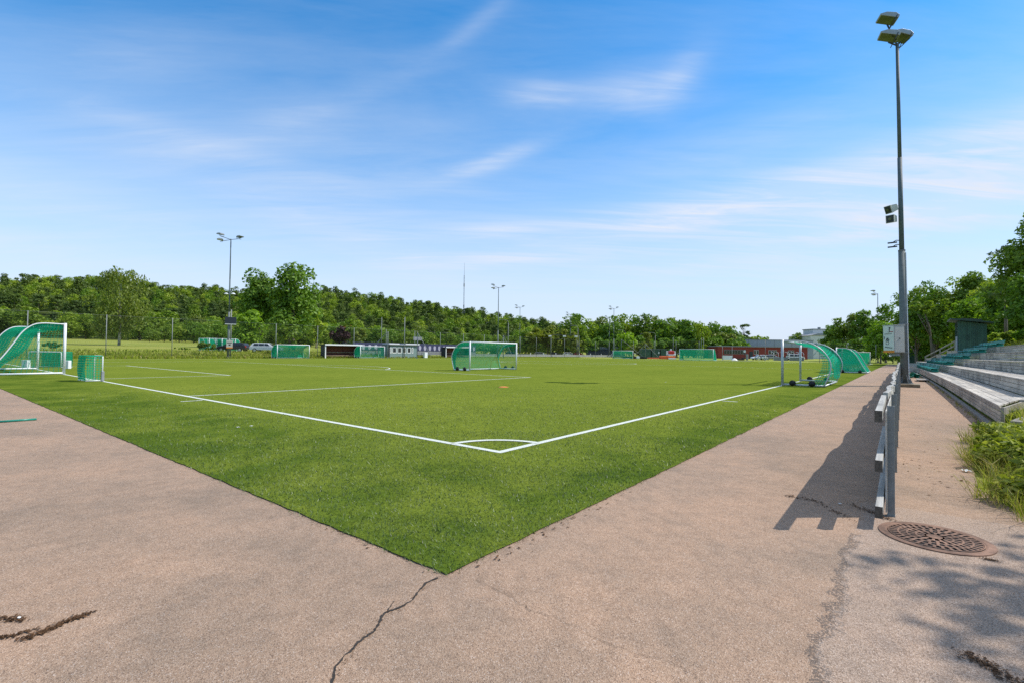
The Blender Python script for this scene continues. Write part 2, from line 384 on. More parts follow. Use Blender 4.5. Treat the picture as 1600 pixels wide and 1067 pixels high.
M['verge'] = leaf('verge_grass', (0.126, 0.181, 0.014), (0.344, 0.393, 0.043), 0.35, 0.1)
M['lf_mid'] = leaf('broad_leaf', (0.100, 0.176, 0.020), (0.229, 0.314, 0.034), 0.38, 0.30)
M['lf_dark'] = leaf('dark_broad_leaf', (0.089, 0.176, 0.016), (0.184, 0.294, 0.034), 0.35, 0.10)
M['lf_light'] = leaf('bright_maple_leaf', (0.121, 0.220, 0.013), (0.278, 0.420, 0.031), 0.44, 0.08)
M['lf_sun'] = leaf('sunny_leaf', (0.173, 0.270, 0.024), (0.387, 0.451, 0.053), 0.45, 0.08)
M['lf_birch'] = leaf('birch_leaf', (0.117, 0.167, 0.029), (0.226, 0.271, 0.053), 0.40, 0.05)
M['lf_purple'] = leaf('copper_leaf', (0.020, 0.010, 0.011), (0.062, 0.026, 0.026), 0.2, 0.05)
M['lf_con'] = leaf('needle', (0.046, 0.088, 0.020), (0.105, 0.153, 0.033), 0.20, 0.22)
M['lf_willow'] = leaf('yellow_green_leaf', (0.125, 0.160, 0.018), (0.276, 0.309, 0.046), 0.45, 0.12)

# ------------------------------------------------------------------ sky and sun
SUN_H = Vector((0.75, 0.66)).normalized(); SUN_E = rad(48)
sl = bpy.data.lights.new('sun', 'SUN'); sl.energy = 2.9; sl.angle = rad(0.5); sl.color = (1.0, 0.955, 0.89)
so = bpy.data.objects.new('sun', sl); COL.objects.link(so)
to_sun = Vector((SUN_H.x * cos(SUN_E), SUN_H.y * cos(SUN_E), sin(SUN_E)))
so.rotation_euler = to_sun.to_track_quat('Z', 'Y').to_euler(); so.location = (30, 30, 40)
W = bpy.data.worlds.new('World'); SC.world = W; W.use_nodes = True
wt = NT.__new__(NT); wt.t = W.node_tree; wt.n = wt.t.nodes; wt.l = wt.t.links; wt.n.clear()
wout = wt.n.new('ShaderNodeOutputWorld')
sky = wt.node('ShaderNodeTexSky', sky_type='NISHITA'); sky.sun_disc = False
sky.sun_elevation = SUN_E; sky.sun_rotation = math.atan2(SUN_H.x, SUN_H.y); sky.altitude = 1200; sky.air_density = 1.0; sky.dust_density = 0.6; sky.ozone_density = 2.2
hsv = wt.node('ShaderNodeHueSaturation', inp={'Hue': 0.494, 'Saturation': 1.45, 'Value': 1.0, 'Color': sky.outputs[0]})
tc = wt.node('ShaderNodeTexCoord').outputs['Generated']
sep = wt.node('ShaderNodeSeparateXYZ', inp={0: tc})
def dot2(v): return wt.math('ADD', wt.math('MULTIPLY', sep.outputs[0], v.x), wt.math('MULTIPLY', sep.outputs[1], v.y))
ar, af, az = dot2(RH), dot2(FH), sep.outputs[2]
azim = wt.math('ARCTAN2', ar, af); elev = wt.math('ARCSINE', az)
den = wt.math('ADD', wt.math('MAXIMUM', az, 0.0), 0.10)
cu, cv = wt.math('DIVIDE', ar, den), wt.math('DIVIDE', af, den)     # cirrus sheet seen in perspective
cvec = wt.node('ShaderNodeCombineXYZ', inp={0: cu, 1: cv, 2: 0.0}).outputs[0]
def streak(rot, sx, sy, scale, detail, rough, dist, lo, hi, off=0.0):
    mp = wt.node('ShaderNodeMapping', inp={'Vector': cvec, 'Rotation': (0, 0, rot), 'Scale': (sx, sy, 1), 'Location': (off, off * 0.7, off)})
    return wt.ramp(wt.noise(mp.outputs[0], scale, detail, rough, dist), [(lo, (0, 0, 0)), (hi, (1, 1, 1))])
s1 = streak(0.12, 0.35, 1.5, 0.9, 8, 0.62, 0.7, 0.40, 0.82, 3.1)
s2 = streak(-0.5, 0.35, 1.2, 1.5, 8, 0.65, 0.6, 0.44, 0.86, 8.3)
s3 = streak(0.05, 0.5, 2.6, 2.2, 7, 0.62, 0.9, 0.42, 0.80, 1.7)
def patch(px, py, wx, wy, amp, tilt=0.0):
    a0 = math.atan((px - 800) / FPX); e0 = math.atan((545 - py) / math.hypot(FPX, px - 800)); k = FPX / 1.0
    a1 = wt.math('SUBTRACT', azim, a0); e1 = wt.math('SUBTRACT', wt.math('SUBTRACT', elev, e0), wt.math('MULTIPLY', a1, tilt))
    q = wt.math('ADD', wt.math('POWER', wt.math('ABSOLUTE', wt.math('DIVIDE', a1, wx / k)), 2.0), wt.math('POWER', wt.math('ABSOLUTE', wt.math('DIVIDE', e1, wy / k)), 2.0))
    return wt.math('MULTIPLY', wt.math('POWER', 2.718, wt.math('MULTIPLY', q, -1.0)), amp)
P = None
for a in ((990, 132, 75, 26, 0.72, 0.0), (835, 140, 60, 16, 0.7, 0.0), (1060, 105, 40, 25, 0.5, 0.5), (770, 245, 75, 13, 0.75, 0.32), (1290, 268, 240, 26, 1.0, 0.10), (1540, 235, 120, 30, 0.8, 0.15), (1090, 336, 190, 28, 1.0, 0.05), (880, 400, 320, 30, 0.35, 0.0), (620, 260, 200, 40, 0.22, -0.2), (1150, 215, 200, 30, 0.25, 0.1), (1420, 325, 220, 30, 0.8, 0.08),
          (790, 355, 90, 11, 0.8, 0.03), (790, 399, 120, 10, 0.7, 0.05), (1500, 310, 160, 24, 0.7, 0.08), (300, 222, 190, 16, 0.30, -0.1), (560, 330, 240, 40, 0.25, -0.2), (120, 330, 200, 26, 0.36, -0.08),
          (610, 400, 170, 26, 0.5, -0.25), (500, 165, 230, 20, 0.22, 0.5), (180, 60, 160, 50, 0.16, 0.6), (740, 25, 60, 14, 0.25, 0.6), (100, 410, 180, 22, 0.5, -0.05), (1080, 412, 120, 9, 0.45, 0.03), (1250, 420, 200, 20, 0.4, 0.04), (430, 320, 200, 40, 0.15, -0.2)):
    v = patch(*a); P = v if P is None else wt.math('ADD', P, v)
cl = wt.math('ADD', wt.math('MULTIPLY', s1, 0.30), wt.math('MULTIPLY', s2, 0.18))
cl = wt.math('ADD', cl, wt.math('MULTIPLY', P, wt.math('MULTIPLY_ADD', s3, 0.70, 0.26)))
hzc = wt.ramp(az, [(0.0, (1, 1, 1)), (0.06, (0.93, 0.93, 0.93)), (0.17, (0.66, 0.66, 0.66)), (0.34, (0.24, 0.24, 0.24)), (0.50, (0.05, 0.05, 0.05)), (0.62, (0, 0, 0))])     # thin high veil thickens towards the horizon
high = wt.math('MULTIPLY', wt.math('SMOOTH_MIN', wt.math('MAXIMUM', wt.math('MULTIPLY', wt.math('SUBTRACT', elev, 0.66), 2.2), 0.0), 0.95, 0.1), wt.math('MULTIPLY_ADD', s1, 0.4, 0.75))     # bright cirrus added overhead, out of view, as neutral fill for the shadows
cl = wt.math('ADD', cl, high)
cl = wt.math('MINIMUM', cl, 1.0)
skyh = wt.mix(hzc, hsv.outputs[0], (2.86, 3.30, 3.98))
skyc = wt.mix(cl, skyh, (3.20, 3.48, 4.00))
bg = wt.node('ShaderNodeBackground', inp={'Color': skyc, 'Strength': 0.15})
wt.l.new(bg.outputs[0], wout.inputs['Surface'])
SC.view_settings.view_transform = 'Standard'; SC.view_settings.look = 'None'; SC.view_settings.exposure = 0.68; SC.view_settings.gamma = 1
SC.cycles.use_denoising = False; SC.cycles.transparent_max_bounces = 24; SC.cycles.max_bounces = 8

# ------------------------------------------------------------------ setting
def build_ground():
    r = [0.0]; step = 0.5
    while r[-1] < 5000:
        r.append(r[-1] + step); step = max(0.5, r[-1] * 0.035)
    r = np.array(r[1:]); ang = []; a = -180.0
    while a < 180:
        ang.append(a); a += 0.6 if -62 < a < 62 else 4.0
    ang = np.radians(np.array(ang)); n = len(ang)
    A, Rr = np.meshgrid(ang, r)
    X = CX + Rr * (FH.x * np.cos(A) + RH.x * np.sin(A)); Y = CY + Rr * (FH.y * np.cos(A) + RH.y * np.sin(A))
    Z = terrain(X, Y)
    V = np.concatenate([[[CX, CY, -0.03]], np.stack([X, Y, Z], -1).reshape(-1, 3)])
    F = []
    for j in range(len(r) - 1):
        k = np.arange(n); k2 = (k + 1) % n; b = 1 + j * n
        F.append(np.stack([b + k, b + n + k, b + n + k2, b + k2], -1))
    F = np.concatenate(F)
    me = npmesh('ground', V, F, [M['ground']], smooth=True)
    me.polygons  # centre fan
    o = link(me, 'ground'); tag(o, kind='structure')
    mb = MB(); mb.add([(CX, CY, -0.03)] + [tuple(V[1 + k]) for k in range(n)], [(0, 1 + (k + 1) % n, 1 + k) for k in range(n)])
    c = mb.build('ground', M['ground']); tag(c, kind='structure')
build_ground()

def sheet(name, poly, z, mat, thick=0.0, kind='structure'):
    mb = MB(); n = len(poly)
    top = [(x, y, z) for x, y in poly]
    if thick:
        mb.add(top + [(x, y, z - thick) for x, y in poly], [tuple(range(n))] + [(i, n + i, n + (i + 1) % n, (i + 1) % n) for i in range(n)])
    else: mb.add(top, [tuple(range(n))])
    o = mb.build(name, mat); tag(o, kind=kind); return o
# red asphalt: strip behind the goal line and strip beside the touch line
sheet('path', [(-45, -2.9), (-45, -22), (14, -22), (8.6, -5.5), (6.3, -1.6), (5.25, 0.5), (4.95, 2.0), (5.05, 4.2), (5.5, 6.5), (5.9, 8.4), (5.72, 20), (5.5, 35), (5.4, 50), (5.4, 99), (1.4, 99), (1.4, -2.6), (1.0, -2.9)], 0.0, M['asphalt'])
sheet('road', [(9, 99.2), (9, 106), (-8, 106), (-8, 111), (-22, 111), (-22, 116), (-34, 116), (-34, 113), (-10, 108.4), (1.0, 108.4), (1.0, 99.2)], 0.003, M['road'])
def jag(p, q, n, amp):
    out = []
    for i in range(n):
        t = i / n; x = p[0] + (q[0] - p[0]) * t; y = p[1] + (q[1] - p[1]) * t
        nx, ny = -(q[1] - p[1]), q[0] - p[0]; L = math.hypot(nx, ny); a = random.gauss(0, amp) if 0 < i else 0
        out.append((x + nx / L * a, y + ny / L * a))
    return out
TX, TY = 2.12, -3.04
edge = jag((2.05, 46), (TX, TY), 200, 0.006) + jag((TX, TY), (-20, -3.08), 170, 0.005) + [(-42, -3.2), (-69.0, -3.2), (-69.0, 110), (2.1, 110)]
sheet('artificial_turf', edge, 0.009, M['turf'])
# pitch markings
PW, PL = 63.64, 105.0
LW = 0.11
mk = MB()
def ln(x0, y0, x1, y1, w=LW, z=0.0135):
    n = max(1, int(math.hypot(x1 - x0, y1 - y0) / 3)); L = math.hypot(x1 - x0, y1 - y0); nx, ny = -(y1 - y0) / L * w / 2, (x1 - x0) / L * w / 2
    for i in range(n):
        a, b = i / n, (i + 1) / n
        p = [x0 + (x1 - x0) * a, y0 + (y1 - y0) * a]; q = [x0 + (x1 - x0) * b, y0 + (y1 - y0) * b]
        mk.add([(p[0] - nx, p[1] - ny, z), (q[0] - nx, q[1] - ny, z), (q[0] + nx, q[1] + ny, z), (p[0] + nx, p[1] + ny, z)], [(0, 1, 2, 3)])
def arc(cx, cy, r, a0, a1, n=60, z=0.0175):
    for i in range(n):
        a, b = a0 + (a1 - a0) * i / n, a0 + (a1 - a0) * (i + 1) / n
        v = [(cx + (r + s) * cos(t), cy + (r + s) * sin(t), z) for t in (a, b) for s in (-LW / 2, LW / 2)]
        mk.add(v, [(0, 2, 3, 1)])
h = LW / 2
ln(h, -h, h - 0.0, PL + h) if False else ln(0, -h, 0, PL + h)
ln(-h, 0, -PW + h, 0); ln(-PW, -h, -PW, PL + h); ln(-h, PL, -PW + h, PL); ln(-h, PL / 2, -PW + h, PL / 2)
for s, y0 in ((1, 0), (-1, PL)):
    a, g = PW / 2 - 20.16, PW / 2 - 9.16
    for b, dpt in ((a, 16.5), (g, 5.5)):
        ln(-b, y0 + s * h, -b, y0 + s * (dpt + h)); ln(-PW + b, y0 + s * h, -PW + b, y0 + s * (dpt + h))
        ln(-b - h, y0 + s * dpt, -PW + b + h, y0 + s * dpt)
    ph = math.acos(5.5 / 9.15)
    arc(-PW / 2, y0 + s * 11, 9.15, s * pi / 2 - ph, s * pi / 2 + ph, 40)
    arc(0, y0, 0.9, pi / 2 if s > 0 else pi, pi if s > 0 else 3 * pi / 2, 24)
arc(-PW / 2, PL / 2, 9.15, 0, 2 * pi, 90)
ln(-10.15, -0.12, -10.15, -0.62, 0.09); ln(0.12, 10.15, 0.55, 10.15, 0.09)
tag(mk.build('pitch_markings', M['line']), kind='structure')

# cracks and seams in the asphalt
def ribbon(name, pts, w, z=0.005, wob=0.010, n=8):
    P = [ground_at(*p) for p in pts]; out = []
    for (a, b) in zip(P[:-1], P[1:]):
        for i in range(n):
            t = i / n; out.append((a[0] + (b[0] - a[0]) * t + random.gauss(0, wob), a[1] + (b[1] - a[1]) * t + random.gauss(0, wob)))
    out.append(P[-1]); mb = MB(); L = []
    for i, p in enumerate(out):
        q = out[min(i + 1, len(out) - 1)]; o_ = out[max(i - 1, 0)]
        dx, dy = q[0] - o_[0], q[1] - o_[1]; l = math.hypot(dx, dy) + 1e-9; ww = w * random.uniform(0.35, 1.3) / 2
        L.append(((p[0] - dy / l * ww, p[1] + dx / l * ww, z), (p[0] + dy / l * ww, p[1] - dx / l * ww, z)))
    for a, b in zip(L[:-1], L[1:]): mb.add([a[0], a[1], b[1], b[0]], [(0, 1, 2, 3)])
    return tag(mb.build(name, M['crack']), kind='structure')
ribbon('path_crack', [(684, 903), (665, 911), (655, 924), (645, 937), (620, 951), (602, 957), (594, 966), (595, 972), (585, 985), (566, 1000), (546, 1018), (525, 1042), (519, 1068)], 0.013, 0.005, 0.0035, 5)
ribbon('path_crack', [(604, 957), (612, 946), (616, 939)], 0.006, 0.005, 0.003, 4)
ribbon('path_crack', [(745, 905), (790, 927), (812, 944), (835, 956), (870, 964)], 0.0025, 0.005, 0.006, 6)
ribbon('path_crack', [(870, 964), (960, 1008), (1060, 1040), (1100, 1066)], 0.0018, 0.005, 0.008, 6)

# ------------------------------------------------------------------ turf fibres close to the camera
def build_fibres():
    V, F = [], []; tot = 0
    for (d0, d1, dens) in ((2.6, 4.2, 3400), (4.2, 6.0, 2100), (6.0, 8.5, 1000), (8.5, 12, 400), (12, 22, 190)):
        area = (d1 * d1 - d0 * d0) * 0.9 * 1.2; N = int(area * dens)
        r_ = np.sqrt(rng.uniform(d0 * d0, d1 * d1, N)); a = rng.uniform(-0.9, 0.9, N)
        x = CX + r_ * (FH.x * np.cos(a) + RH.x * np.sin(a)); y = CY + r_ * (FH.y * np.cos(a) + RH.y * np.sin(a))
        k = (x < TX + 0.018 + rng.normal(0, 0.012, N)) & (y > TY - 0.022 - (TX - x) * 0.0018 + rng.normal(0, 0.012, N))
        on = ((np.abs(x) < 0.07) & (y > -.06)) | ((np.abs(y) < 0.07) & (x < .06)) | ((np.abs(np.hypot(x, y) - 0.9) < 0.065) & (x < 0) & (y > 0)) | ((np.abs(y - 10.15) < 0.06) & (x > 0) & (x < 0.6)) | ((np.abs(x + 10.15) < .06) & (y < 0) & (y > -.65))
        k &= ~on; x, y = x[k], y[k]; n = len(x)
        if d0 == 12:      # thin out gradually
            q = rng.random(n) < (22 - np.hypot(x - CX, y - CY)) / 10; x, y = x[q], y[q]; n = len(x)
        hgt = rng.uniform(0.012, 0.030, n) * (1 if d1 < 7 else 1.15); w = rng.uniform(0.0016, 0.0034, n) * (1 + 0.12 * (d0 - 2))
        patch_ = np.sin(x * 1.7 + 1) * np.sin(y * 1.3) * 0.3
        la = rng.uniform(0, 2 * pi, n); lean = rng.uniform(0.2, 1.3, n) * hgt
        lx = np.cos(la) * lean - 0.25 * hgt * np.cos(patch_ * 3); ly = np.sin(la) * lean + 0.25 * hgt * np.sin(patch_ * 3)
        wa = rng.uniform(0, pi, n); wx, wy = np.cos(wa) * w, np.sin(wa) * w
        z0 = np.full(n, 0.006)
        v = np.stack([np.stack([x - wx, y - wy, z0], -1), np.stack([x + wx, y + wy, z0], -1), np.stack([x + lx, y + ly, z0 + hgt], -1)], 1).reshape(-1, 3)
        V.append(v); F.append(np.arange(len(v)).reshape(-1, 3) + tot); tot += len(v)
    o = link(npmesh('turf_fibres', np.concatenate(V), np.concatenate(F), [M['fibre']]), 'turf_fibres')
    tag(o, 'short green plastic fibres of the artificial turf near the corner', 'grass', kind='stuff')
build_fibres()

# ------------------------------------------------------------------ goals
def curve_pts(ctrl, n=24):
    c = [Vector((0, a, b)) for a, b in ctrl]; out = []
    c2 = [c[0] * 2 - c[1]] + c + [c[-1] * 2 - c[-2]]
    seg = len(c) - 1
    for i in range(seg):
        p0, p1, p2, p3 = c2[i:i + 4]
        for j in range(n // seg + 1):
            t = j / (n // seg + 1)
            out.append(0.5 * ((2 * p1) + (p2 - p0) * t + (2 * p0 - 5 * p1 + 4 * p2 - p3) * t * t + (3 * p1 - p0 - 3 * p2 + p3) * t ** 3))
    out.append(c[-1]); return out
ARCH_Y = [(0, 2.0), (0.55, 2.0), (1.0, 1.93), (1.45, 1.68), (1.78, 1.25), (1.86, 0.85), (1.75, 0.4), (1.62, 0.05)]
ARCH_S = [(0, 2.0), (0.6, 1.98), (1.0, 1.82), (1.35, 1.4), (1.6, 0.9), (1.85, 0.4), (2.05, 0.05)]
ARCH_F = [(0, 2.44), (0.75, 2.46), (1.15, 2.36), (1.5, 2.02), (1.78, 1.5), (2.05, 1.0), (2.35, 0.5), (2.55, 0.05)]
def make_goal(label, wid, arch, loc, rz, tubes, wheels=True, gathered=None, sidenet='net', backnet='net', group=None, weight=False, post_r=0.055, back=True):
    """local frame: goal mouth in the plane y=0 from x=0 to x=wid, net towards +y"""
    t = thing('football_goal', label, 'goal', loc, rz, group)
    H = arch[0][1]; pts = curve_pts(arch); mt = M[tubes]; D = arch[-1][0]
    for x in (0, wid): MB().tube([(x, 0, 0.0), (x, 0, H + post_r)], post_r, 10).build('post', mt, t, True)
    MB().tube([(0.02, 0, H), (wid - 0.02, 0, H)], post_r * 0.98, 10).build('crossbar', mt, t, True)
    for x in (0, wid):
        MB().tube([(x, p.y, p.z) for p in pts], 0.026, 8).build('net_arch', mt, t, True)
        MB().tube([(x, 0.02, 0.055), (x, D, 0.05)], 0.045, 8).build('base_bar', mt, t, True)
    MB().tube([(0, D, 0.05), (wid, D, 0.05)], 0.04, 8).build('back_bar', mt, t, True)
    if wheels:
        for x, y in ((0, 0.42), (0, D - 0.45), (wid, 0.42), (wid, D - 0.45)):
            sx = -0.09 if x == 0 else 0.09
            w = MB(); w.tube([(x + sx - 0.045, y, 0.13), (x + sx + 0.045, y, 0.13)], 0.13, 20); w.build('wheel', M['black'], t, True)
    L = sum((b - a).length for a, b in zip(pts[:-1], pts[1:]))
    n = len(pts) - 1
    if back:
        def bk(u, v):
            p = pts[min(n, int(v * n + 0.5))]; sag = 0.10 * sin(pi * u) * (1 - abs(2 * v - 1)) + 0.025 * sin(9 * u + 5 * v)
            return (u * wid, p.y - sag * 0.6 - 0.03, max(0.03, p.z - sag - 0.03))
        MB().grid(bk, 24, n, wid, L).build('back_net', M[backnet], t, True)
    for x in (0, wid):
        def sd(u, v, x=x):
            p = pts[min(n, int(v * n + 0.5))]; s = 1 if x == 0 else -1
            y = p.y * u; bulge = 0.05 * sin(pi * u) * sin(4 * v + x)
            return (x + s * (0.015 + bulge), y, max(0.03, p.z))
        if sidenet: MB().grid(sd, 10, n, 1.6, L).build('side_net', M[sidenet], t, True)
    if gathered:
        wg, both = gathered
        for x in ((0, wid) if both else (0,)):
            s = 1 if x == 0 else -1
            def gd(u, v, x=x, s=s):
                p = pts[min(n, int(v * n + 0.5))]; q = pts[min(n, int(v * n + 0.5) + 1)]; tn = (q - pts[max(0, int(v * n + 0.5) - 1)]).normalized()
                nrm = Vector((0, tn.z, -tn.y)) if True else None
                k = wg * (0.55 + 0.6 * sin(pi * min(1, v * 1.15)) + 0.12 * sin(13 * v))
                return (x + s * (0.03 + 0.16 * u + 0.03 * sin(20 * v + 6 * u)), p.y + nrm.y * k * u - 0.02, max(0.02, p.z + nrm.z * k * u - 0.02))
            MB().grid(gd, 8, n, wg, L).build('gathered_net', M['netdense'], t, True)
    if weight: MB().box((wid / 2, D, 0.11), (1.0, 0.3, 0.16)).build('ballast', M['grey'], t, bevel=0.02)
    return t
R90 = rad(90)
# full-size goal on the goal line: mouth faces +Y, net towards -Y ; local +y -> -Y is rz=pi, local +x -> -X
make_goal('full size white goal at left edge with thick green net drooping from arched stays', 7.32, ARCH_F, (-PW / 2 + 3.66, 0, 0.02), pi, 'white', False, (0.42, True), 'netthin', 'net', post_r=0.06)
# goals parked along the near touch line: mouth faces -X, net towards +X : rz=-90 gives local y -> +X, local x -> -Y
make_goal('grey wheeled goal nearest on the right touch line with net hitched up', 5.0, ARCH_Y, (0.03, 24.95, 0.02), -R90, 'alu', True, None, None, 'net', back=False)
make_goal('green netted goal on the right touch line behind the nearest one', 5.0, ARCH_S, (0.03, 48.0, 0.02), -R90, 'alu', True, None, 'nethang', 'nethang')
make_goal('small white framed goal at far right end of the pitch facing the camera', 5.0, ARCH_S, (-5.0, 96.5, 0.02), 0, 'white', False, None, 'netdense', 'netdense')
# goal standing on the pitch: mouth faces +X, net towards -X : rz=+90: local y -> -X, local x -> +Y
make_goal('white wheeled goal standing alone in the middle of the pitch', 5.0, ARCH_Y, (-19.3, 19.75, 0.02), R90 - 0.04, 'white', True, (0.22, True), 'netthin', 'net')
make_goal('white goal with green net before the white parked car', 5.0, ARCH_Y, (-68.2, 30.0, 0.02), R90, 'white', True, (0.3, True), 'net', 'netdense')
make_goal('white goal with green net between brown dugout and grey booth', 5.0, ARCH_Y, (-68.3, 44.3, 0.02), R90, 'white', True, (0.3, True), 'net', 'net')
make_goal('far full size goal with green net at other end of pitch', 7.32, ARCH_F, (-PW / 2 - 3.3, 105.0, 0.02), 0, 'white', False, (0.4, True), 'netdense', 'net')
x, y = place(958, 127); make_goal('far wheeled goal beside the tall mast and black mats', 5.0, ARCH_Y, (x, y, 0.02), rad(25), 'white', True, (0.3, True), 'net', 'net')
# hitched-up net of the nearest goal
g0 = [o for o in bpy.data.objects if o.name.startswith('football_goal') and 'nearest' in o.get('label', '')][0]
ap = curve_pts(ARCH_Y); na = len(ap) - 1
def hit(u, v):          # top net pulled back and sagging between the arches
    x = u * 5.0; k = 0.25 + 0.75 * v; p = ap[int(k * na * 0.55)]
    sg = (0.34 + 0.12 * sin(7 * u)) * sin(pi * u) ** 0.35 * (0.3 + 0.7 * v) + 0.03 * sin(25 * u + 9 * v)
    return (x, p.y - 0.05 * sin(5 * u), p.z - 0.04 - sg)
MB().grid(hit, 40, 10, 5.0, 1.3).build('top_net', M['nethang'], g0, True)
def hit2(u, v):         # bunched lower hem hanging under it
    x = u * 5.0; a = Vector(hit(u, 1.0)); dz = v * (0.42 + 0.20 * sin(6.0 * u + 1) + 0.07 * sin(23 * u))
    return (x, a.y + 0.05 * sin(31 * u) * v + 0.04 * v, a.z - dz * 1.25)
MB().grid(hit2, 60, 8, 5.0, 0.6).build('hanging_net', M['nethang'], g0, True)
for x in (0.02, 4.98):
    def strip(u, v, x=x):
        k = int((0.45 + 0.55 * v) * na); p = ap[min(na, k)]; w = 0.18 + 0.34 * v
        return (x, p.y - w * u - 0.01, p.z)
    MB().grid(strip, 5, 16, 0.5, 1.6).build('side_net', M['net'], g0, True)
def rear(u, v):
    p = ap[min(na, int((0.62 + 0.38 * v) * na))]; return (u * 5, p.y - 0.04 - 0.08 * sin(pi * u), p.z)
MB().grid(rear, 30, 10, 5.0, 1.2).build('rear_net', M['netthin'], g0, True)
def mouth(u, v): return (0.06 + u * 4.88, 0.12 + 0.9 * v, 1.93 - 0.0 * v)
for x in (0.0, 5.0):
    MB().tube([(x, 1.42, 1.68), (x + (0.22 if x == 0 else -0.22), 1.22, 1.42), (x + (0.1 if x == 0 else -0.1), 1.02, 1.30)], 0.014, 6).build('net_hook', M['alu'], g0, True)

# mini goals
def make_mini(label, loc, rz, wid=1.05, dep=0.5, weight=True):
    t = thing('mini_goal', label, 'mini goal', loc, rz, 'mini goals by the left goal')
    H = 1.0
    pts = [(0, 0, 0.0), (0, 0, H - 0.08), (0.025, 0, H - 0.02), (0.09, 0, H), (wid - 0.09, 0, H), (wid - 0.025, 0, H - 0.02), (wid, 0, H - 0.08), (wid, 0, 0.0)]
    MB().tube(pts, 0.024, 8).build('front_frame', M['white'], t, True)
    MB().tube([(0, 0, 0.03), (0, dep, 0.03), (wid, dep, 0.03), (wid, 0, 0.03)], 0.018, 8).build('base_frame', M['white'], t, True)
    if weight: MB().box((0, -0.01, 0.2), (0.09, 0.10, 0.40)).build('weight_sleeve', M['grey'], t, bevel=0.02)
    MB().grid(lambda u, v: (u * wid, dep * v, H - 0.03 * sin(pi * v)), 8, 6, wid, dep).build('top_net', M['netdense'], t, True)
    MB().grid(lambda u, v: (u * wid, dep + 0.05 * sin(pi * v) + 0.02 * sin(12 * u), H * (1 - v) + 0.02), 10, 8, wid, 1).build('back_net', M['netdense'], t, True)
    for x in (0, wid): MB().grid(lambda u, v, x=x: (x, dep * u, H * (1 - v) + 0.02), 6, 8, dep, 1).build('side_net', M['net'], t, True)
    return t
make_mini('small green netted mini goal standing on the goal line left of the box line', (-20.65, -0.05, 0.02), pi + 0.05)
x, y = place(46, 31.5); make_mini('low mini goal seen through the big left goal', (x, y, 0.02), rad(38), 2.1, 0.8, False)
for px, nm in ((42, 'white box beside the low mini goal, inside the big goal'), (106, 'white box just right of the big goal post')):
    x, y = place(px, 30.2); mb = MB(); mb.box((0, 0, 0.25), (0.36, 0.22, 0.5), rad(38)); o = mb.build('ballast_box', M['white'], bevel=0.02); o.location = (x, y, 0.02); tag(o, nm, 'ballast box')

# ------------------------------------------------------------------ floodlight masts
def lamp_mb(mb):
    mb.prism([(-0.42, 0.0), (0.42, -0.02), (0.46, 0.05), (0.20, 0.20), (-0.22, 0.24), (-0.42, 0.14)], (0, -0.36, 0), (1, 0, 0), (0, 0, 1), (0, 0.72, 0)); return mb
def add_lamp(mast, pos, yaw, tilt, scale=1.0, arm_to=None):
    l = lamp_mb(MB()).build('floodlight', M['lamphouse'], mast, bevel=0.012)
    l.location = pos; l.rotation_euler = (0, tilt, yaw); l.scale = (scale,) * 3
    MB().box((0, 0, -0.022), (0.76, 0.64, 0.018)).build('glass', M['lampglass'], l)
    mb = MB(); mb.tube([(-0.30, -0.38, 0.10), (-0.30, -0.42, -0.22), (-0.30, 0.42, -0.22), (-0.30, 0.38, 0.10)], 0.022, 6); mb.build('bracket', M['dark'], l)
def make_mast(label, loc, H, r0, r1, lamps, lean=(0, 0), group='floodlight masts round the pitch'):
    t = thing('floodlight_mast', label, 'floodlight mast', loc, 0, group)
    zc = H * 0.385; t.rotation_euler = (lean[1], lean[0], 0)
    MB().tube([(0, 0, 0.02), (0, 0, zc)], [r0, r0 * 0.86], 16).build('lower_pole', M['midpole'], t, True)
    MB().tube([(0, 0, zc), (0, 0, H * 0.66)], [r0 * 0.66, r0 * 0.60], 14).build('upper_pole', M['pole'], t, True)
    MB().tube([(0, 0, H * 0.66), (0, 0, H)], [r0 * 0.52, r1], 14).build('top_pole', M['pole'], t, True)
    MB().tube([(0, 0, zc - 0.02), (0, 0, zc + 0.05)], r0 * 0.9, 16).build('collar', M['dkpole'], t)
    b = MB(); b.tube([(0, 0, 0), (0, 0, 0.035)], r0 * 2.1, 16)
    for k in range(6):
        a = k * pi / 3; b.prism([(r0 * 0.8, 0.03), (r0 * 1.9, 0.03), (r0 * 0.8, 0.5)], (-sin(a) * -0.01, cos(a) * -0.01, 0), (cos(a), sin(a), 0), (0, 0, 1), (-sin(a) * 0.02, cos(a) * 0.02, 0))
    b.build('base_plate', M['galv'], t)
    arm = MB()
    for (p, yaw, tilt) in lamps: arm.tube([(0, 0, H - 0.1), (p[0], p[1], H + p[2] - 0.22)], 0.035, 8)
    arm.build('cross_arm', M['dark'], t)
    for (p, yaw, tilt) in lamps: add_lamp(t, (p[0], p[1], H + p[2]), yaw, tilt, 0.92)
    return t
MX, MY = 4.38, 24.2
mast = make_mast('nearest tall floodlight mast beside the rail fence with beige cabinet', (MX, MY, 0.14), 16.1, 0.155, 0.068,
    [((-0.36, 0.25, 1.42), pi + 0.35, rad(-22)), ((-0.32, -0.42, 0.20), pi + 0.25, rad(-24)), ((0.12, 0.35, 0.42), pi + 0.55, rad(-22))], (rad(-0.78), rad(0.30)))
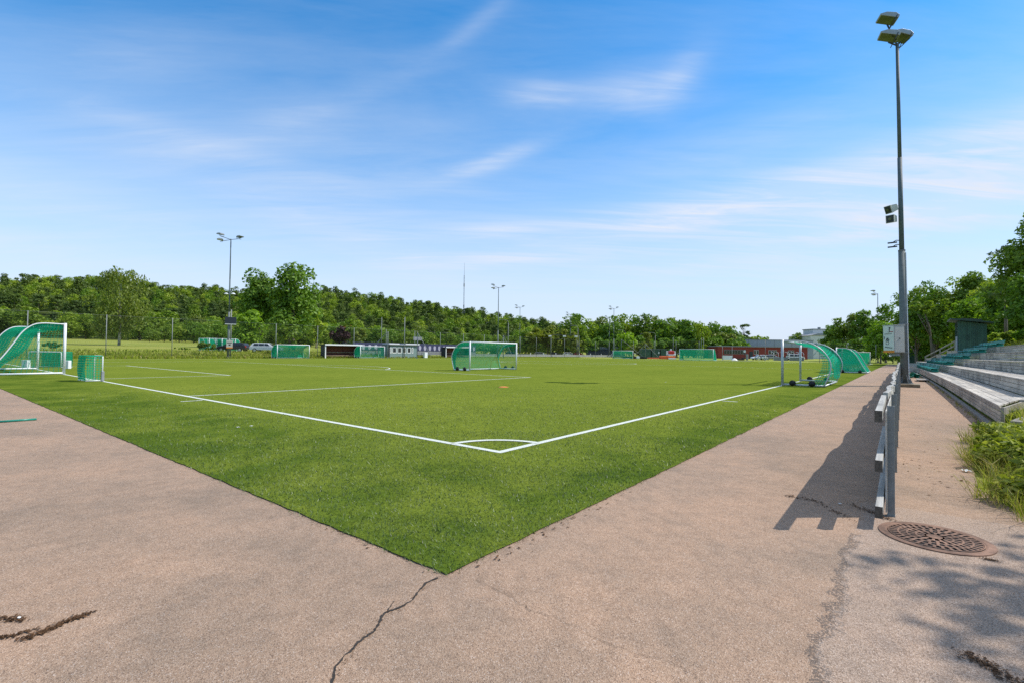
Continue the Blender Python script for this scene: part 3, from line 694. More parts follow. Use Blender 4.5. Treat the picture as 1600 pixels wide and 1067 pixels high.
for nm, z, yaw, tl in (('loudspeaker', 8.22, pi + 0.9, 0.35), ('loudspeaker', 7.72, -pi / 2 - 0.25, 0.1)):
    s = MB().prism([(-0.20, -0.14), (0.20, -0.19), (0.20, 0.19), (-0.20, 0.14)], (0, -0.17, 0), (1, 0, 0), (0, 0, 1), (0, 0.34, 0)).build(nm, M['speaker'], mast, bevel=0.015)
    s.location = (-0.36, -0.18, z); s.rotation_euler = (0, tl, yaw)
    MB().box((0.204, 0, 0), (0.012, 0.28, 0.32)).build('grille', M['dark'], s)
    MB().tube([(0.21, 0, 0), (0.235, 0, 0)], 0.07, 12).build('horn', M['lampglass'], s)
    MB().tube([(-0.22, 0, 0), (-0.42, 0.0, 0.02)], 0.03, 8).build('bracket', M['white'], s)
for z in (6.62, 6.42):
    s = MB().box((-0.34, -0.1, z), (0.36, 0.12, 0.05)).tube([(-0.05, 0, z + 0.08), (-0.2, -0.05, z + 0.1), (-0.3, -0.1, z + 0.03)], 0.02, 6).build('aerial_unit', M['dark'], mast)
cab = MB().box((0, 0, 0), (0.56, 0.56, 1.24)).build('cabinet', M['beige'], mast, bevel=0.02)
cab.location = (-0.36, -0.36, 2.06); cab.rotation_euler = (0, 0, rad(48))
MB().box((0, 0, 0.63), (0.60, 0.60, 0.03)).build('cabinet_lid', M['beige'], cab)
MB().box((0.0, -0.2845, 0), (0.50, 0.010, 1.16)).build('cabinet_door', M['beige'], cab, bevel=0.004)
MB().tube([(0.0, -0.29, 0.02), (0.0, -0.305, 0.02)], 0.028, 12).build('lock', M['black'], cab)
st = MB().box((-0.2845, 0, 0.04), (0.008, 0.53, 1.14)).build('poster', M['poster'], cab)
MB().box((-0.2855, 0, -0.575), (0.010, 0.55, 0.11)).build('orange_strip', M['orange'], cab)
ink = MB()          # print on the sticker: a figure with ball, three lines of small lettering, an emblem
def mk_(y, z, w, hh, rot=0): ink.box((-0.2905, y, z), (0.004, w, hh), M=Matrix.Rotation(rot, 3, 'X'))
for k in range(10): a = k * pi / 5; mk_(-0.06 + 0.025 * cos(a), 0.50 + 0.028 * sin(a), 0.03, 0.03, a)
mk_(-0.06, 0.44, 0.03, 0.10, 0.1); mk_(-0.05, 0.37, 0.03, 0.14, -0.35); mk_(-0.02, 0.31, 0.10, 0.03)
for k, w in enumerate((0.04, 0.035, 0.05, 0.03, 0.045, 0.05)): mk_(0.17 - k * 0.062, 0.225 + 0.006 * (k % 2), w, 0.042 - 0.008 * (k % 3))
mk_(0.21, 0.05, 0.03, 0.13)
for k in range(9): mk_(0.08 - 0.03 * (k % 4) + 0.02 * (k // 4), 0.02 - 0.05 * (k // 3), 0.035, 0.06, 0.5 * k)
for k in range(12): a = k * pi / 6; mk_(0.06 + 0.07 * cos(a), -0.18 + 0.07 * sin(a), 0.022, 0.03, a)
for k, w in enumerate((0.03, 0.045, 0.035, 0.05, 0.03, 0.045, 0.035)): mk_(0.17 - k * 0.055, -0.36 - 0.008 * k, w, 0.05 - 0.01 * (k % 2))
ink.build('printed_marks', M['ink'], cab)
MB().box((-0.2905, -0.16, 0.32), (0.004, 0.14, 0.035)).build('red_print', M['redink'], cab)
MB().box((-0.33, -0.33, 1.36), (0.30, 0.22, 0.14), rad(-42)).build('junction_box', M['grey'], mast)
for z in (1.42, 2.72): MB().tube([(0, 0, z), (0, 0, z + 0.05)], 0.19, 16).build('clamp', M['galv'], mast)
MB().tube([(0.165, -0.05, 0.2), (0.145, -0.05, 6.1)], 0.022, 6).build('conduit', M['white'], mast)
o = MB().box((0, 0, 0), (1.0, 1.0, 0.15)).build('foundation_block', M['oldwood'], bevel=0.015); o.location = (4.43, 24.0, 0.066)
tag(o, 'brown timber cased foundation block under the nearest mast', 'foundation')

FAR_L = [((-1.1, -0.4, 0.55), rad(200), rad(-8)), ((-1.0, -0.5, -0.25), rad(250), rad(-8)), ((1.0, 0.3, 0.32), rad(20), rad(-10)), ((0.6, 0.2, 0.0), rad(-60), rad(-8))]
def far_mast(px, d, ytop, label, n=3, r=0.15):
    x, y = place(px, d); H = zat(px, ytop, d) - tz(x, y)
    lm = [((a * RH.x - b * FH.x * 0, a * RH.y + b, c), yw, tl) for (a, b, c), yw, tl in FAR_L[:n]]
    return make_mast(label, (x, y, tz(x, y)), H, r, 0.07, lm)
fm = far_mast(357, 70, 373, 'floodlight mast at far left with scoreboard and yellow cabinet')
sb = MB().box((0, 0, 0), (0.25, 1.42, 0.95)).build('scoreboard', M['screen'], fm, bevel=0.02); sb.location = (0.32, 0.12, 5.35); sb.rotation_euler = (0, 0, rad(-24))
MB().box((0.12, 0, -0.52), (0.1, 1.4, 0.07)).build('scoreboard_lip', M['white'], sb)
for s in (-0.45, 0.5):
    q = MB(); q.tube([(0, 0, 0), (0, 0, 0.12), (0, 0, 0.22)], [0.34, 0.26, 0.08], 14).build('lamp_hood', M['white'], fm, True).location = (s * RH.x, s * RH.y, 9.1)
c2 = MB().box((0, 0, 0), (0.3, 0.78, 1.1)).build('cabinet', M['beige'], fm, bevel=0.02); c2.location = (0.36, 0.0, 2.0); c2.rotation_euler = (0, 0, rad(-24))
MB().box((0.153, 0, -0.48), (0.006, 0.76, 0.14)).build('orange_strip', M['orange'], c2); MB().box((0.153, 0, 0.2), (0.006, 0.6, 0.1)).box((0.153, 0.02, -0.08), (0.006, 0.25, 0.2)).build('printed_marks', M['ink'], c2)
far_mast(778, 117, 449, 'second tallest floodlight mast behind the middle goal')
far_mast(959, 160, 482, 'floodlight mast beside the far wheeled goal')
far_mast(812, 168, 480, 'floodlight mast rising from trees right of the middle goal', 3, 0.13)
far_mast(891, 185, 491, 'slim floodlight mast over the parked cars', 2, 0.13)
far_mast(952, 176, 497, 'plain mast just left of the far wheeled goal mast', 2, 0.13)
far_mast(1372, 112, 459, 'floodlight mast above dark trees left of the nearest mast', 2, 0.13)
for px, d, yt in ((596, 95, 495), (632, 92, 495), (606, 88, 517), (652, 88, 518), (346, 68, 482)):
    pass
def pole_thing(px, d, yt, label, r=0.06, name='steel_post', brace=None, group='plain steel posts on the far side', cat='post'):
    x, y = place(px, d); z = tz(x, y); H = zat(px, yt, d) - z
    t = thing(name, label, cat, (x, y, z), 0, group)
    MB().tube([(0, 0, 0), (0, 0, H)], [r, r * 0.8], 10).build('shaft', M['galv'], t, True)
    MB().tube([(0, 0, 0), (0, 0, 0.25)], r * 1.5, 10).build('sleeve', M['galv'], t)
    for s in (brace or ()): MB().tube([(0, 0, H - 0.1), (s * RH.x, s * RH.y, 0.5)], r * 0.8, 8).build('brace', M['galv'], t)
    return t
pole_thing(596, 97, 496, 'thin tall post behind the grey booth, left of the roof panels'); pole_thing(632, 94, 496, 'tall pale post rising behind the grey booth roof', 0.08)
pole_thing(606, 88, 518, 'net post at left corner of grey booth with long slanting brace', 0.07, brace=(-4.2,)); pole_thing(652, 90, 519, 'net post at right corner of grey booth with brace', 0.07, brace=(2.6,))
pole_thing(360.5, 71, 484, 'thin camera post right behind the scoreboard mast', 0.09)
pole_thing(787, 112, 524, 'braced net post behind the right post of the middle goal', 0.06, brace=(-1.8, 2.0))
pole_thing(1009, 138, 537, 'net post with braces both ways right of the far wheeled goal', 0.07, brace=(-3.2, 3.6)); pole_thing(971, 138, 530, 'net post with long brace above the far wheeled goal', 0.06, brace=(6.2,))
for px, yt in ((1052, 527), (1096, 528), (1099.5, 528), (1144, 541), (1129, 541), (1196, 531)): pole_thing(px, 150, yt, 'thin steel post standing in front of the far trees or red building', 0.07)

def street_lamp(px, d, yt, arm, label):
    x, y = place(px, d); z = tz(x, y); H = zat(px, yt, d) - z
    t = thing('street_lamp', label, 'street lamp', (x, y, z), 0, 'street lamps beyond the far fence')
    MB().tube([(0, 0, 0), (0, 0, H - 0.9)], [0.10, 0.07], 8).build('shaft', M['galv'], t, True)
    P = [(arm * RH.x * u, arm * RH.y * u, H - 0.9 + w) for u, w in ((0, 0), (0.06, 0.5), (0.25, 0.82), (0.6, 0.92), (1.0, 0.95))]
    MB().tube(P, 0.05, 8).build('arm', M['galv'], t, True)
    e = P[-1]; MB().box((e[0], e[1], e[2]), (0.7, 0.28, 0.12), math.atan2(RH.y, RH.x)).build('lamp_head', M['lamphouse'], t, bevel=0.03)
street_lamp(794, 150, 500, -2.6, 'curved arm street lamp right of the middle mast'); street_lamp(903, 165, 509, -2.2, 'curved arm street lamp over the parked cars')
street_lamp(977, 172, 516, -2.2, 'curved arm street lamp before the dark wood'); street_lamp(1000, 190, 521, 2.4, 'curved arm street lamp left of the green container'); street_lamp(1024, 180, 520, -2.2, 'curved arm street lamp above the green container')
def floodbar(px0, px1, d, yt):
    x, y = place((px0 + px1) / 2, d); z = tz(x, y); H = zat((px0 + px1) / 2, yt, d) - z; w = (px1 - px0) / FPX * d / 2
    t = thing('lighting_bar', 'dark horizontal lighting bar with pale lamps at both ends', 'lighting bar', (x, y, z))
    MB().tube([(-w * RH.x, -w * RH.y, H), (w * RH.x, w * RH.y, H)], 0.09, 6).build('bar', M['dark'], t)
    for s in (-1, 1): MB().tube([(s * w * RH.x, s * w * RH.y, 0), (s * w * RH.x, s * w * RH.y, H)], 0.08, 8).build('post', M['galv'], t)
    for s in (-1, 0.02, 0.85): MB().box((s * w * RH.x - 0.2, s * w * RH.y - 0.3, H - 0.35), (0.9, 0.5, 0.4), math.atan2(RH.y, RH.x)).build('lamp', M['white'], t, bevel=0.08)
floodbar(861, 905, 150, 524)

# radio mast on the hill
x, y = place(724, 640); z = tz(x, y); H = zat(724, 410, 640) - z
t = thing('radio_mast', 'very tall thin lattice radio mast on the wooded hill', 'radio mast', (x, y, z))
mb = MB(); r0 = 0.55
for k in range(3): a = k * 2 * pi / 3; mb.tube([(r0 * cos(a), r0 * sin(a), 0), (r0 * cos(a), r0 * sin(a), H * 0.82)], 0.12, 5)
for i in range(70):
    zz = H * 0.82 * i / 70
    for k in range(3):
        a, b = k * 2 * pi / 3, (k + 1) * 2 * pi / 3
        mb.tube([(r0 * cos(a), r0 * sin(a), zz), (r0 * cos(b), r0 * sin(b), zz + H * 0.82 / 70)], 0.06, 4)
mb.build('lattice', M['greyclad'], t)
MB().tube([(0, 0, H * 0.82), (0, 0, H)], [0.25, 0.08], 6).build('antenna', M['greyclad'], t)
for f in (0.36, 0.66): MB().tube([(0, 0, H * f), (0, 0, H * f + 4)], 0.8, 8).build('dish_ring', M['grey'], t)

# ------------------------------------------------------------------ board and rail fence along the path
t = thing('rail_fence', 'low grey board fence with three rails running along the right path', 'fence', (0, 0, 0))
fx = lambda y: 4.17 - 0.0007 * max(0, y) ** 1.2
Y0, Y1 = 0.05, 46.0; bays = 22; bl = (Y1 - Y0) / bays
for i in range(bays + 1):
    y = 0.22 + i * bl; hgt = 0.95 + random.uniform(-0.03, 0.02)
    mb = MB(); xx = fx(y) + 0.072
    mb.box((xx, y, hgt / 2), (0.052, 0.008, hgt)); mb.box((xx - 0.022, y + 0.026, hgt / 2), (0.008, 0.044, hgt)); mb.box((xx + 0.022, y + 0.026, hgt / 2), (0.008, 0.044, hgt))
    mb.box((xx, y + 0.02, 0.006), (0.056, 0.06, 0.01))
    mb.build('post', M['galv'], t)
for nm, z, hh in (('top_rail', 0.90, 0.09), ('middle_rail', 0.50, 0.09), ('bottom_rail', 0.13, 0.09)):
    for i in range(bays):
        ya = Y0 + i * bl - (0.28 if i == 0 else 0.0); yb = Y0 + (i + 1) * bl - 0.006
        j0, j1 = random.uniform(-0.03, 0.03) * (i > 0), random.uniform(-0.03, 0.03); k0, k1 = random.uniform(-0.02, 0.02) * (i > 0), random.uniform(-0.02, 0.02)
        n = 6; mb = MB()
        def sec(s):
            y_ = ya + (yb - ya) * s; x_ = fx(y_) + j0 + (j1 - j0) * s + 0.02 * sin(pi * s * 2) * (i > 0); z_ = z + k0 + (k1 - k0) * s
            return [(x_ - 0.024, y_, z_ - hh / 2), (x_ + 0.024, y_, z_ - hh / 2), (x_ + 0.024, y_, z_ + hh / 2), (x_ - 0.024, y_, z_ + hh / 2)]
        vs = [p for s in range(n + 1) for p in sec(s / n)]
        fs = [(3, 2, 1, 0), tuple(4 * n + k for k in range(4))] + [(4 * s + k, 4 * s + (k + 1) % 4, 4 * s + 4 + (k + 1) % 4, 4 * s + 4 + k) for s in range(n) for k in range(4)]
        mb.add(vs, fs); rl = mb.build(nm, M['palewood'], t, bevel=0.004)
        if i == 0: MB().box((fx(0) - 0.0, ya - 0.003, z), (0.052, 0.005, hh + 0.003)).build('end_grain', M['endgrain'], rl)
for i in range(bays):
    ya, yb = 0.16 + i * bl + 0.004, 0.16 + (i + 1) * bl - 0.004; dz = random.uniform(-0.025, 0.02)
    xa, xb = fx(ya) + 0.034, fx(yb) + 0.034
    mb = MB(); mb.prism([(0, 0.04), (yb - ya, 0.04), (yb - ya, 0.905 + dz), (0, 0.905)], (xa, ya, 0), (0, 1, 0), (0, 0, 1), (0.010, 0, 0)); mb.build('board', M['palewood'], t)

# ------------------------------------------------------------------ wooden stand
def sx(y): return 5.78 - 0.00035 * max(0, y - 8) ** 2
t = thing('spectator_stand', 'long silvery grey wooden stand of five terraced steps', 'stand', (0, 0, 0))
TREAD, RISE, N5 = 0.86, 0.40, 5
STEPZ = [0.47 + RISE * k for k in range(N5)]
YE = 66.0
for k in range(N5):
    z1 = STEPZ[k]; z0 = z1 - (0.40 if k else 0.37); off = TREAD * k
    yn, yb = 8.06 + 3.45 * k, 8.06 + 3.45 * (k + 1)     # near end is cut on the skew
    mb = MB(); npl = 4 if k == 0 else 3; ph = (z1 - 0.035 - z0) / npl
    for q in range(npl):                          # riser planks, staggered joints
        y = yn - 0.02; first = True
        while y < YE:
            L = random.uniform(2.6, 4.6); ye = min(YE, y + L); n = 3; j = random.uniform(-0.006, 0.006)
            for s in range(n):
                ya_, yb_ = y + (ye - y) * s / n + (0.004 if s == 0 else 0), y + (ye - y) * (s + 1) / n
                xa, xb = sx(ya_) + off + 0.012 + j, sx(yb_) + off + 0.012 + j; za, zb = z0 + q * ph + 0.006, z0 + (q + 1) * ph - 0.006
                if s == 0: strip_v = [(xa, ya_, za), (xa + 0.03, ya_, za), (xa + 0.03, ya_, zb), (xa, ya_, zb)]
                strip_v += [(xb, yb_, za), (xb + 0.03, yb_, za), (xb + 0.03, yb_, zb), (xb, yb_, zb)]
            fs = [(3, 2, 1, 0), tuple(4 * n + kk for kk in range(4))] + [(4 * s + kk, 4 * s + (kk + 1) % 4, 4 * s + 4 + (kk + 1) % 4, 4 * s + 4 + kk) for s in range(n) for kk in range(4)]
            mb.add(strip_v, fs); y = ye + 0.006
    mb.build('riser_boards', M['greywood'], t)
    mb = MB(); npl = 6; pw = (TREAD + (0.3 if k == N5 - 1 else 0.0)) / npl
    for q in range(npl):                          # tread planks, skewed near ends
        y = yn + (yb - yn) * q / npl; 
        while y < YE:
            L = random.uniform(3.0, 5.2); ye = min(YE, y + L); n = 3; dz = random.uniform(-0.004, 0.004); sv = []
            for s in range(n + 1):
                y_ = y + (ye - y) * s / n; xa = sx(y_) + off - 0.012 + q * pw; xb = xa + pw - 0.012
                skew = (yb - yn) / npl if (s == 0 and y < yn + (yb - yn) + 0.01) else 0
                sv += [(xa, y_, z1 - 0.032 + dz), (xb, y_ + skew, z1 - 0.032 + dz), (xb, y_ + skew, z1 + dz), (xa, y_, z1 + dz)]
            fs = [(3, 2, 1, 0), tuple(4 * n + kk for kk in range(4))] + [(4 * s + kk, 4 * s + (kk + 1) % 4, 4 * s + 4 + (kk + 1) % 4, 4 * s + 4 + kk) for s in range(n) for kk in range(4)]
            mb.add(sv, fs); y = ye + 0.005
    mb.build('tread_boards', M['greywood'], t)
# skew end board and corner post
mb = MB(); mb.prism([(0, 0.10), (0.05, 0.10), (0.05, 0.435), (0, 0.435)], (5.785, 8.03, 0), (0.97, -0.24, 0), (0, 0, 1), (0.02, 0.09, 0)); mb.build('corner_post', M['greywoodx'], t)
mb = MB()
for q in range(1): mb.prism([(0, 0.30), (3.4, 0.27), (3.4, 0.435), (0, 0.435)], (5.83, 8.12, 0), (0.24, 0.97, 0), (0, 0, 1), (0.03, -0.008, 0))
mb.prism([(0.9, 0.52), (2.6, 0.62), (2.6, 0.66), (0.9, 0.56)], (5.86, 7.9, 0), (0.3, 0.95, 0), (0, 0, 1), (0.10, -0.03, 0))
mb.build('end_board', M['greywoodx'], t)
kb = MB(); y = 8.2
while y < 62:
    kb.box((sx(y + 0.5) - 0.10, y + 0.495, 0.035), (0.10, 0.99, 0.10)); y += 1.0
kb.build('kerb', M['kerb'], t, bevel=0.01)
o = MB().box((0, 0, 0.14), (0.75, 1.1, 0.28)).build('wooden_step', M['greywoodx'], bevel=0.01); o.location = (6.32, 7.75, -0.02); o.rotation_euler = (0, 0, rad(-14))
tag(o, 'low wooden step among weeds at the near end of stand', 'step')

# green bucket seats
def seat_mesh():
    prof = [(0.02, 0.17), (0.06, 0.19), (0.14, 0.175), (0.26, 0.16), (0.35, 0.17), (0.41, 0.24), (0.44, 0.36), (0.46, 0.43), (0.475, 0.44)]
    mb = MB(); n = len(prof) - 1
    def f(u, v):
        i = min(n, int(v * n + 0.5)); w = 0.43 if i < 6 else 0.40; b = 0.045 * (2 * u - 1) ** 2 * 1.2
        return (prof[i][0] - (b * 0.9 if i > 4 else 0), (u - 0.5) * w, prof[i][1] + (b if i <= 4 else 0))
    mb.grid(f, 6, n); mb.grid(lambda u, v: tuple(a - c for a, c in zip(f(1 - u, v), (-0.008, 0, 0.012))), 6, n)
    mb.box((0.22, 0.12, 0.08), (0.3, 0.04, 0.15)); mb.box((0.22, -0.12, 0.08), (0.3, 0.04, 0.15)); mb.box((0.015, 0, 0.168), (0.012, 0.42, 0.03))
    return mb.build('bucket_seat', M['seat'], None, True)
s0 = seat_mesh(); used = False
ORD = ['first', 'second', 'third', 'fourth', 'top']
for k, (ya, yb) in enumerate(((33.6, 57.0), (35.9, 54.0), (37.0, 52.0), (38.0, 49.5), (38.5, 49.0))):
    y = ya
    while y < yb:
        if not used: o = s0; used = True
        else: o = s0.copy(); COL.objects.link(o)
        o.location = (sx(y) + TREAD * k + 0.06, y + 0.22, STEPZ[k] + 0.002); o.rotation_euler = (0, 0, random.gauss(0, 0.02))
        lowest = ' closest to the steps' if False else ''
        tag(o, 'green plastic bucket seat in the %s row of the wooden stand' % ORD[k], 'seat', 'green bucket seats in the %s row' % ORD[k]); y += 0.5
o = s0.copy(); COL.objects.link(o); o.location = (5.05, 36.5, 0.10); o.rotation_euler = (0.4, 0.5, 2.2); o.scale = (1.3, 1.3, 1.3); o['label'] = 'loose green seat lying on the path beside the stand'; o['group'] = 'loose seat'
o = MB().box((0, 0, 0.10), (0.52, 1.9, 0.05)).box((-0.2, 0, 0.037), (0.06, 1.9, 0.075)).box((0.2, 0, 0.037), (0.06, 1.9, 0.075)).build('pallet', M['greywoodx']); o.location = (5.18, 31.5, 0.002)
tag(o, 'grey timber pallet lying by the stand front', 'pallet')

# gate barrier and hand rail
t = thing('barrier_gate', 'grey two board barrier closing the path beyond the nearest mast', 'barrier', (4.4, 50, 0))
for z in (0.28, 0.68): MB().box((0.45, 0, z), (1.2, 0.03, 0.30)).build('board', M['palewood'], t)
for x in (-0.1, 1.05): MB().box((x, 0.04, 0.42), (0.07, 0.07, 0.84)).build('post', M['galv'], t)
t = thing('stair_railing', 'weathered wooden stair railing climbing behind the seat rows', 'railing', (0, 0, 0))
pa, pb = Vector((6.3, 67.5, 1.35)), Vector((10.2, 69.5, 4.0))
for q in (0, -0.5): MB().prism([(-0.06, 0), (0.06, 0), (0.06, 0.12), (-0.06, 0.12)], pa + Vector((0, 0, q)), (0.3, -0.9, 0), (0, 0, 1), pb - pa).build('rail', M['greywoodx'], t)
for f in (0, 0.33, 0.66, 1.0):
    p = pa.lerp(pb, f); MB().box((p.x, p.y, p.z - 0.45), (0.12, 0.12, 1.2)).build('post', M['greywoodx'], t)

# announcer's booth
t = thing('announcer_booth', 'dark green boarded booth on posts above the stand seats', 'booth', (0, 0, 0))
bx0, bx1, by0, by1, bz = 8.2, 10.05, 54, 57.2, 2.02
mb = MB(); nb = 15; bw = (bx1 - bx0) / nb
for i in range(nb):
    za = 4.62 - 0.32 * (i + 0.5) / nb; mb.box((bx0 + (i + 0.5) * bw, by0 + (0.012 if i % 2 else 0), (bz + za) / 2), (bw - 0.006, 0.03, za - bz))
nb2 = 20; bw2 = (by1 - by0) / nb2
for i in range(nb2):
    for xx, za in ((bx1, 4.30), (bx0, 3.0 if 1 < i < 18 else 4.6)): mb.box((xx, by0 + 0.03 + (i + 0.5) * bw2, (bz + za) / 2), (0.03, bw2 - 0.006, za - bz))
mb.box(((bx0 + bx1) / 2, by1 + 0.03, 3.2), (bx1 - bx0, 0.03, 2.3))
mb.build('wall', M['shed'], t)
MB().box((bx0 + 0.03, (by0 + by1) / 2, 3.8), (0.03, by1 - by0 - 0.5, 1.5)).build('window', M['glass'], t)
for y in (by0 + 0.3, (by0 + by1) / 2, by1 - 0.3): MB().box((bx0 - 0.01, y, 3.8), (0.05, 0.08, 1.6)).build('mullion', M['shed'], t)
MB().box((bx0 - 0.06, by0 + 0.9, 2.62), (0.05, 1.5, 1.25)).build('shutter_board', M['greyclad'], t)
MB().prism([(-0.55, 0.11), (2.25, -0.28), (2.25, -0.15), (-0.55, 0.24)], (bx0, by0 - 0.55, 4.62), (1, 0, 0), (0, 0, 1), (0, 4.4, 0)).build('roof', M['shedtrim'], t)
MB().prism([(0.3, 0.19), (1.6, 0.0), (1.6, 0.16), (0.3, 0.27)], (bx0, by0 + 0.6, 4.62), (1, 0, 0), (0, 0, 1), (0, 2.0, 0)).build('roof_hatch', M['felt'], t)
for y in (by0 + 0.1, by0 + 1.2): MB().box((bx0 + 0.05, y, 1.7), (0.10, 0.10, 0.75)).build('post', M['greyclad'], t)
for y in (by0 + 0.1, by1 - 0.1): MB().box((bx1 - 0.1, y, 1.9), (0.10, 0.10, 0.4)).build('post', M['greyclad'], t)

# hut at the end of the path
x0, y0 = place(1419, 84); t = thing('hut', 'low dark green hut with brown door behind the railing', 'hut', (x0, y0, 0))
w = 4.9; hh = 3.1
MB().box((w / 2, 1.5, hh / 2), (w, 3, hh)).build('wall', M['shed'], t)
MB().prism([(-0.4, 0.0), (w + 0.4, -0.18), (w + 0.4, 0.0), (-0.4, 0.18)], (0, -0.6, hh + 0.02), (1, 0, 0), (0, 0, 1), (0, 4.2, 0)).build('roof', M['greyboard'], t)
d = MB().box((2.75, -0.03, 1.55), (1.1, 0.06, 2.0)).build('door', M['brown'], t); MB().box((2.35, -0.07, 1.5), (0.06, 0.03, 0.2)).build('handle', M['alu'], d)
MB().box((1.75, -0.03, 1.75), (0.45, 0.04, 0.3)).build('sign', M['poster'], t)

# drain cover
t = thing('drain_cover', 'rusty round cast iron drain cover with radial slots in asphalt', 'drain cover', (4.51, -0.20, 0.0), rad(0))
RO = 0.345
mb = MB(); n = 48
for (ra, rb, za, zb) in ((RO, RO - 0.045, 0.008, 0.010), (RO - 0.045, RO - 0.06, 0.010, 0.006)):
    for i in range(n):
        a, b = 2 * pi * i / n, 2 * pi * (i + 1) / n
        mb.add([(ra * cos(a), ra * sin(a), za), (ra * cos(b), ra * sin(b), za), (rb * cos(b), rb * sin(b), zb), (rb * cos(a), rb * sin(a), zb)], [(0, 1, 2, 3)])
for i in range(n):
    a, b = 2 * pi * i / n, 2 * pi * (i + 1) / n
    mb.add([(RO * cos(a), RO * sin(a), -0.02), (RO * cos(b), RO * sin(b), -0.02), (RO * cos(b), RO * sin(b), 0.008), (RO * cos(a), RO * sin(a), 0.008)], [(0, 1, 2, 3)])
mb.build('frame', M['rust'], t)
mb = MB(); rings = [(0.035, 0.0), (0.055, 0.11, 12), (0.11, 0.165, 18), (0.165, 0.22, 26), (0.22, 0.278, 34)]
def ringq(ra, rb, a, b, z=0.012):
    m_ = max(1, int((b - a) / 0.12)); 
    for q in range(m_):
        p, r_ = a + (b - a) * q / m_, a + (b - a) * (q + 1) / m_
        mb.add([(ra * cos(p), ra * sin(p), z), (rb * cos(p), rb * sin(p), z), (rb * cos(r_), rb * sin(r_), z), (ra * cos(r_), ra * sin(r_), z)], [(0, 1, 2, 3)])
ringq(0.0, 0.06, 0, 2 * pi); ringq(0.276, RO - 0.06, 0, 2 * pi)
for (ra, rb, c) in rings[1:]:
    for i in range(c):
        a = 2 * pi * (i + 0.5 * (c % 3)) / c; st_ = 2 * pi / c
        ringq(ra + 0.006, rb - 0.006, a + st_ * 0.60, a + st_)
    if True: ringq(ra - 0.006, ra + 0.006, 0, 2 * pi); 
ringq(0.273, 0.2785, 0, 2 * pi)
mb.build('grate', M['rust'], t)
mb = MB(); mb.add([(0.30 * cos(2 * pi * i / 32), 0.30 * sin(2 * pi * i / 32), 0.0035) for i in range(32)], [tuple(range(32))]); mb.build('pit', M['pit'], t)

# ------------------------------------------------------------------ small litter
def litter(name, label, pts, n, spread, size=(0.005, 0.014), mat='litter', paperbits=0):
    P = [ground_at(*p) for p in pts]; V = []; F = []
    for i in range(n):
        s = random.random() * (len(P) - 1); k = int(s); f = s - k
        x = P[k][0] + (P[k + 1][0] - P[k][0]) * f + random.gauss(0, spread); y = P[k][1] + (P[k + 1][1] - P[k][1]) * f + random.gauss(0, spread)
        a = random.uniform(0, 2 * pi); l = random.uniform(*size); w = l * random.uniform(0.3, 0.6); z = 0.003 + random.uniform(0, 0.004); tl = random.uniform(-0.4, 0.4) * l
        u = (cos(a) * l, sin(a) * l); v = (-sin(a) * w, cos(a) * w); b = len(V)
        V += [(x - u[0], y - u[1], z), (x + v[0], y + v[1], z + 0.003), (x + u[0], y + u[1], z + abs(tl)), (x - v[0], y - v[1], z + 0.002)]; F.append((b, b + 1, b + 2, b + 3))
    o = link(npmesh(name, np.array(V), np.array(F), [M[mat]]), name); tag(o, label, 'leaf litter', kind='stuff')
litter('leaf_litter', 'line of brown dry seeds and leaves on asphalt, bottom left', [(35, 1000), (75, 985), (100, 972), (142, 957)], 300, 0.014)
litter('leaf_litter', 'brown seed drift at the left picture edge', [(-10, 998), (20, 994), (60, 982)], 110, 0.008)
litter('leaf_litter', 'small pile of brown seeds with paper scrap at left edge', [(-5, 966), (20, 967), (36, 969)], 120, 0.013)
litter('leaf_litter', 'brown leaf drift in the fence shadow', [(1228, 774), (1245, 777), (1275, 782), (1300, 797), (1330, 812)], 200, 0.024)
litter('leaf_litter', 'brown leaf drift near the bottom right corner', [(1505, 1021), (1545, 1040), (1595, 1070)], 210, 0.026)
litter('leaf_litter', 'dark twigs and leaves under the fence end', [(1325, 786), (1350, 796), (1378, 806), (1395, 815)], 180, 0.024)
litter('leaf_litter', 'dark grit beside the drain cover', [(1538, 873), (1560, 877)], 110, 0.012, (0.004, 0.009))
litter('leaf_litter', 'fallen leaves along the foot of the stand', [(1490, 625), (1515, 645), (1545, 668), (1560, 680)], 240, 0.10, (0.02, 0.05))
litter('leaf_litter', 'scattered leaves on the path between fence and stand', [(1405, 640), (1430, 700), (1440, 760), (1500, 730)], 60, 0.25, (0.012, 0.03))
litter('leaf_litter', 'crumbs of grit lying along the crack in the path', [(684, 903), (645, 937), (594, 968), (566, 1000), (519, 1066)], 110, 0.012, (0.002, 0.006))
litter('leaf_litter', 'scattered grit along the left turf edge', [(690, 902), (480, 805), (340, 745), (150, 668)], 150, 0.035, (0.005, 0.016))
litter('leaf_litter', 'scattered grit and leaves along the right turf edge', [(720, 905), (990, 757), (1216, 640), (1290, 608)], 160, 0.05, (0.008, 0.022))
def scrap(px, py, s, label):
    x, y = ground_at(px, py); mb = MB(); 
    mb.grid(lambda u, v: ((u - .5) * s, (v - .5) * s * .7, 0.006 + s * 0.25 * abs(sin(5 * u + 3 * v)) ), 5, 4)
    o = mb.build('paper_scrap', M['paper']); o.location = (x, y, 0.002); o.rotation_euler = (0, 0, random.uniform(0, 3)); tag(o, label, 'litter', 'scraps of paper litter')
scrap(30, 967, 0.018, 'tiny white scrap in the seed pile, bottom left'); scrap(1558, 682, 0.20, 'crumpled white paper at the corner of the stand'); scrap(1510, 737, 0.09, 'white scrap at the edge of the weeds')
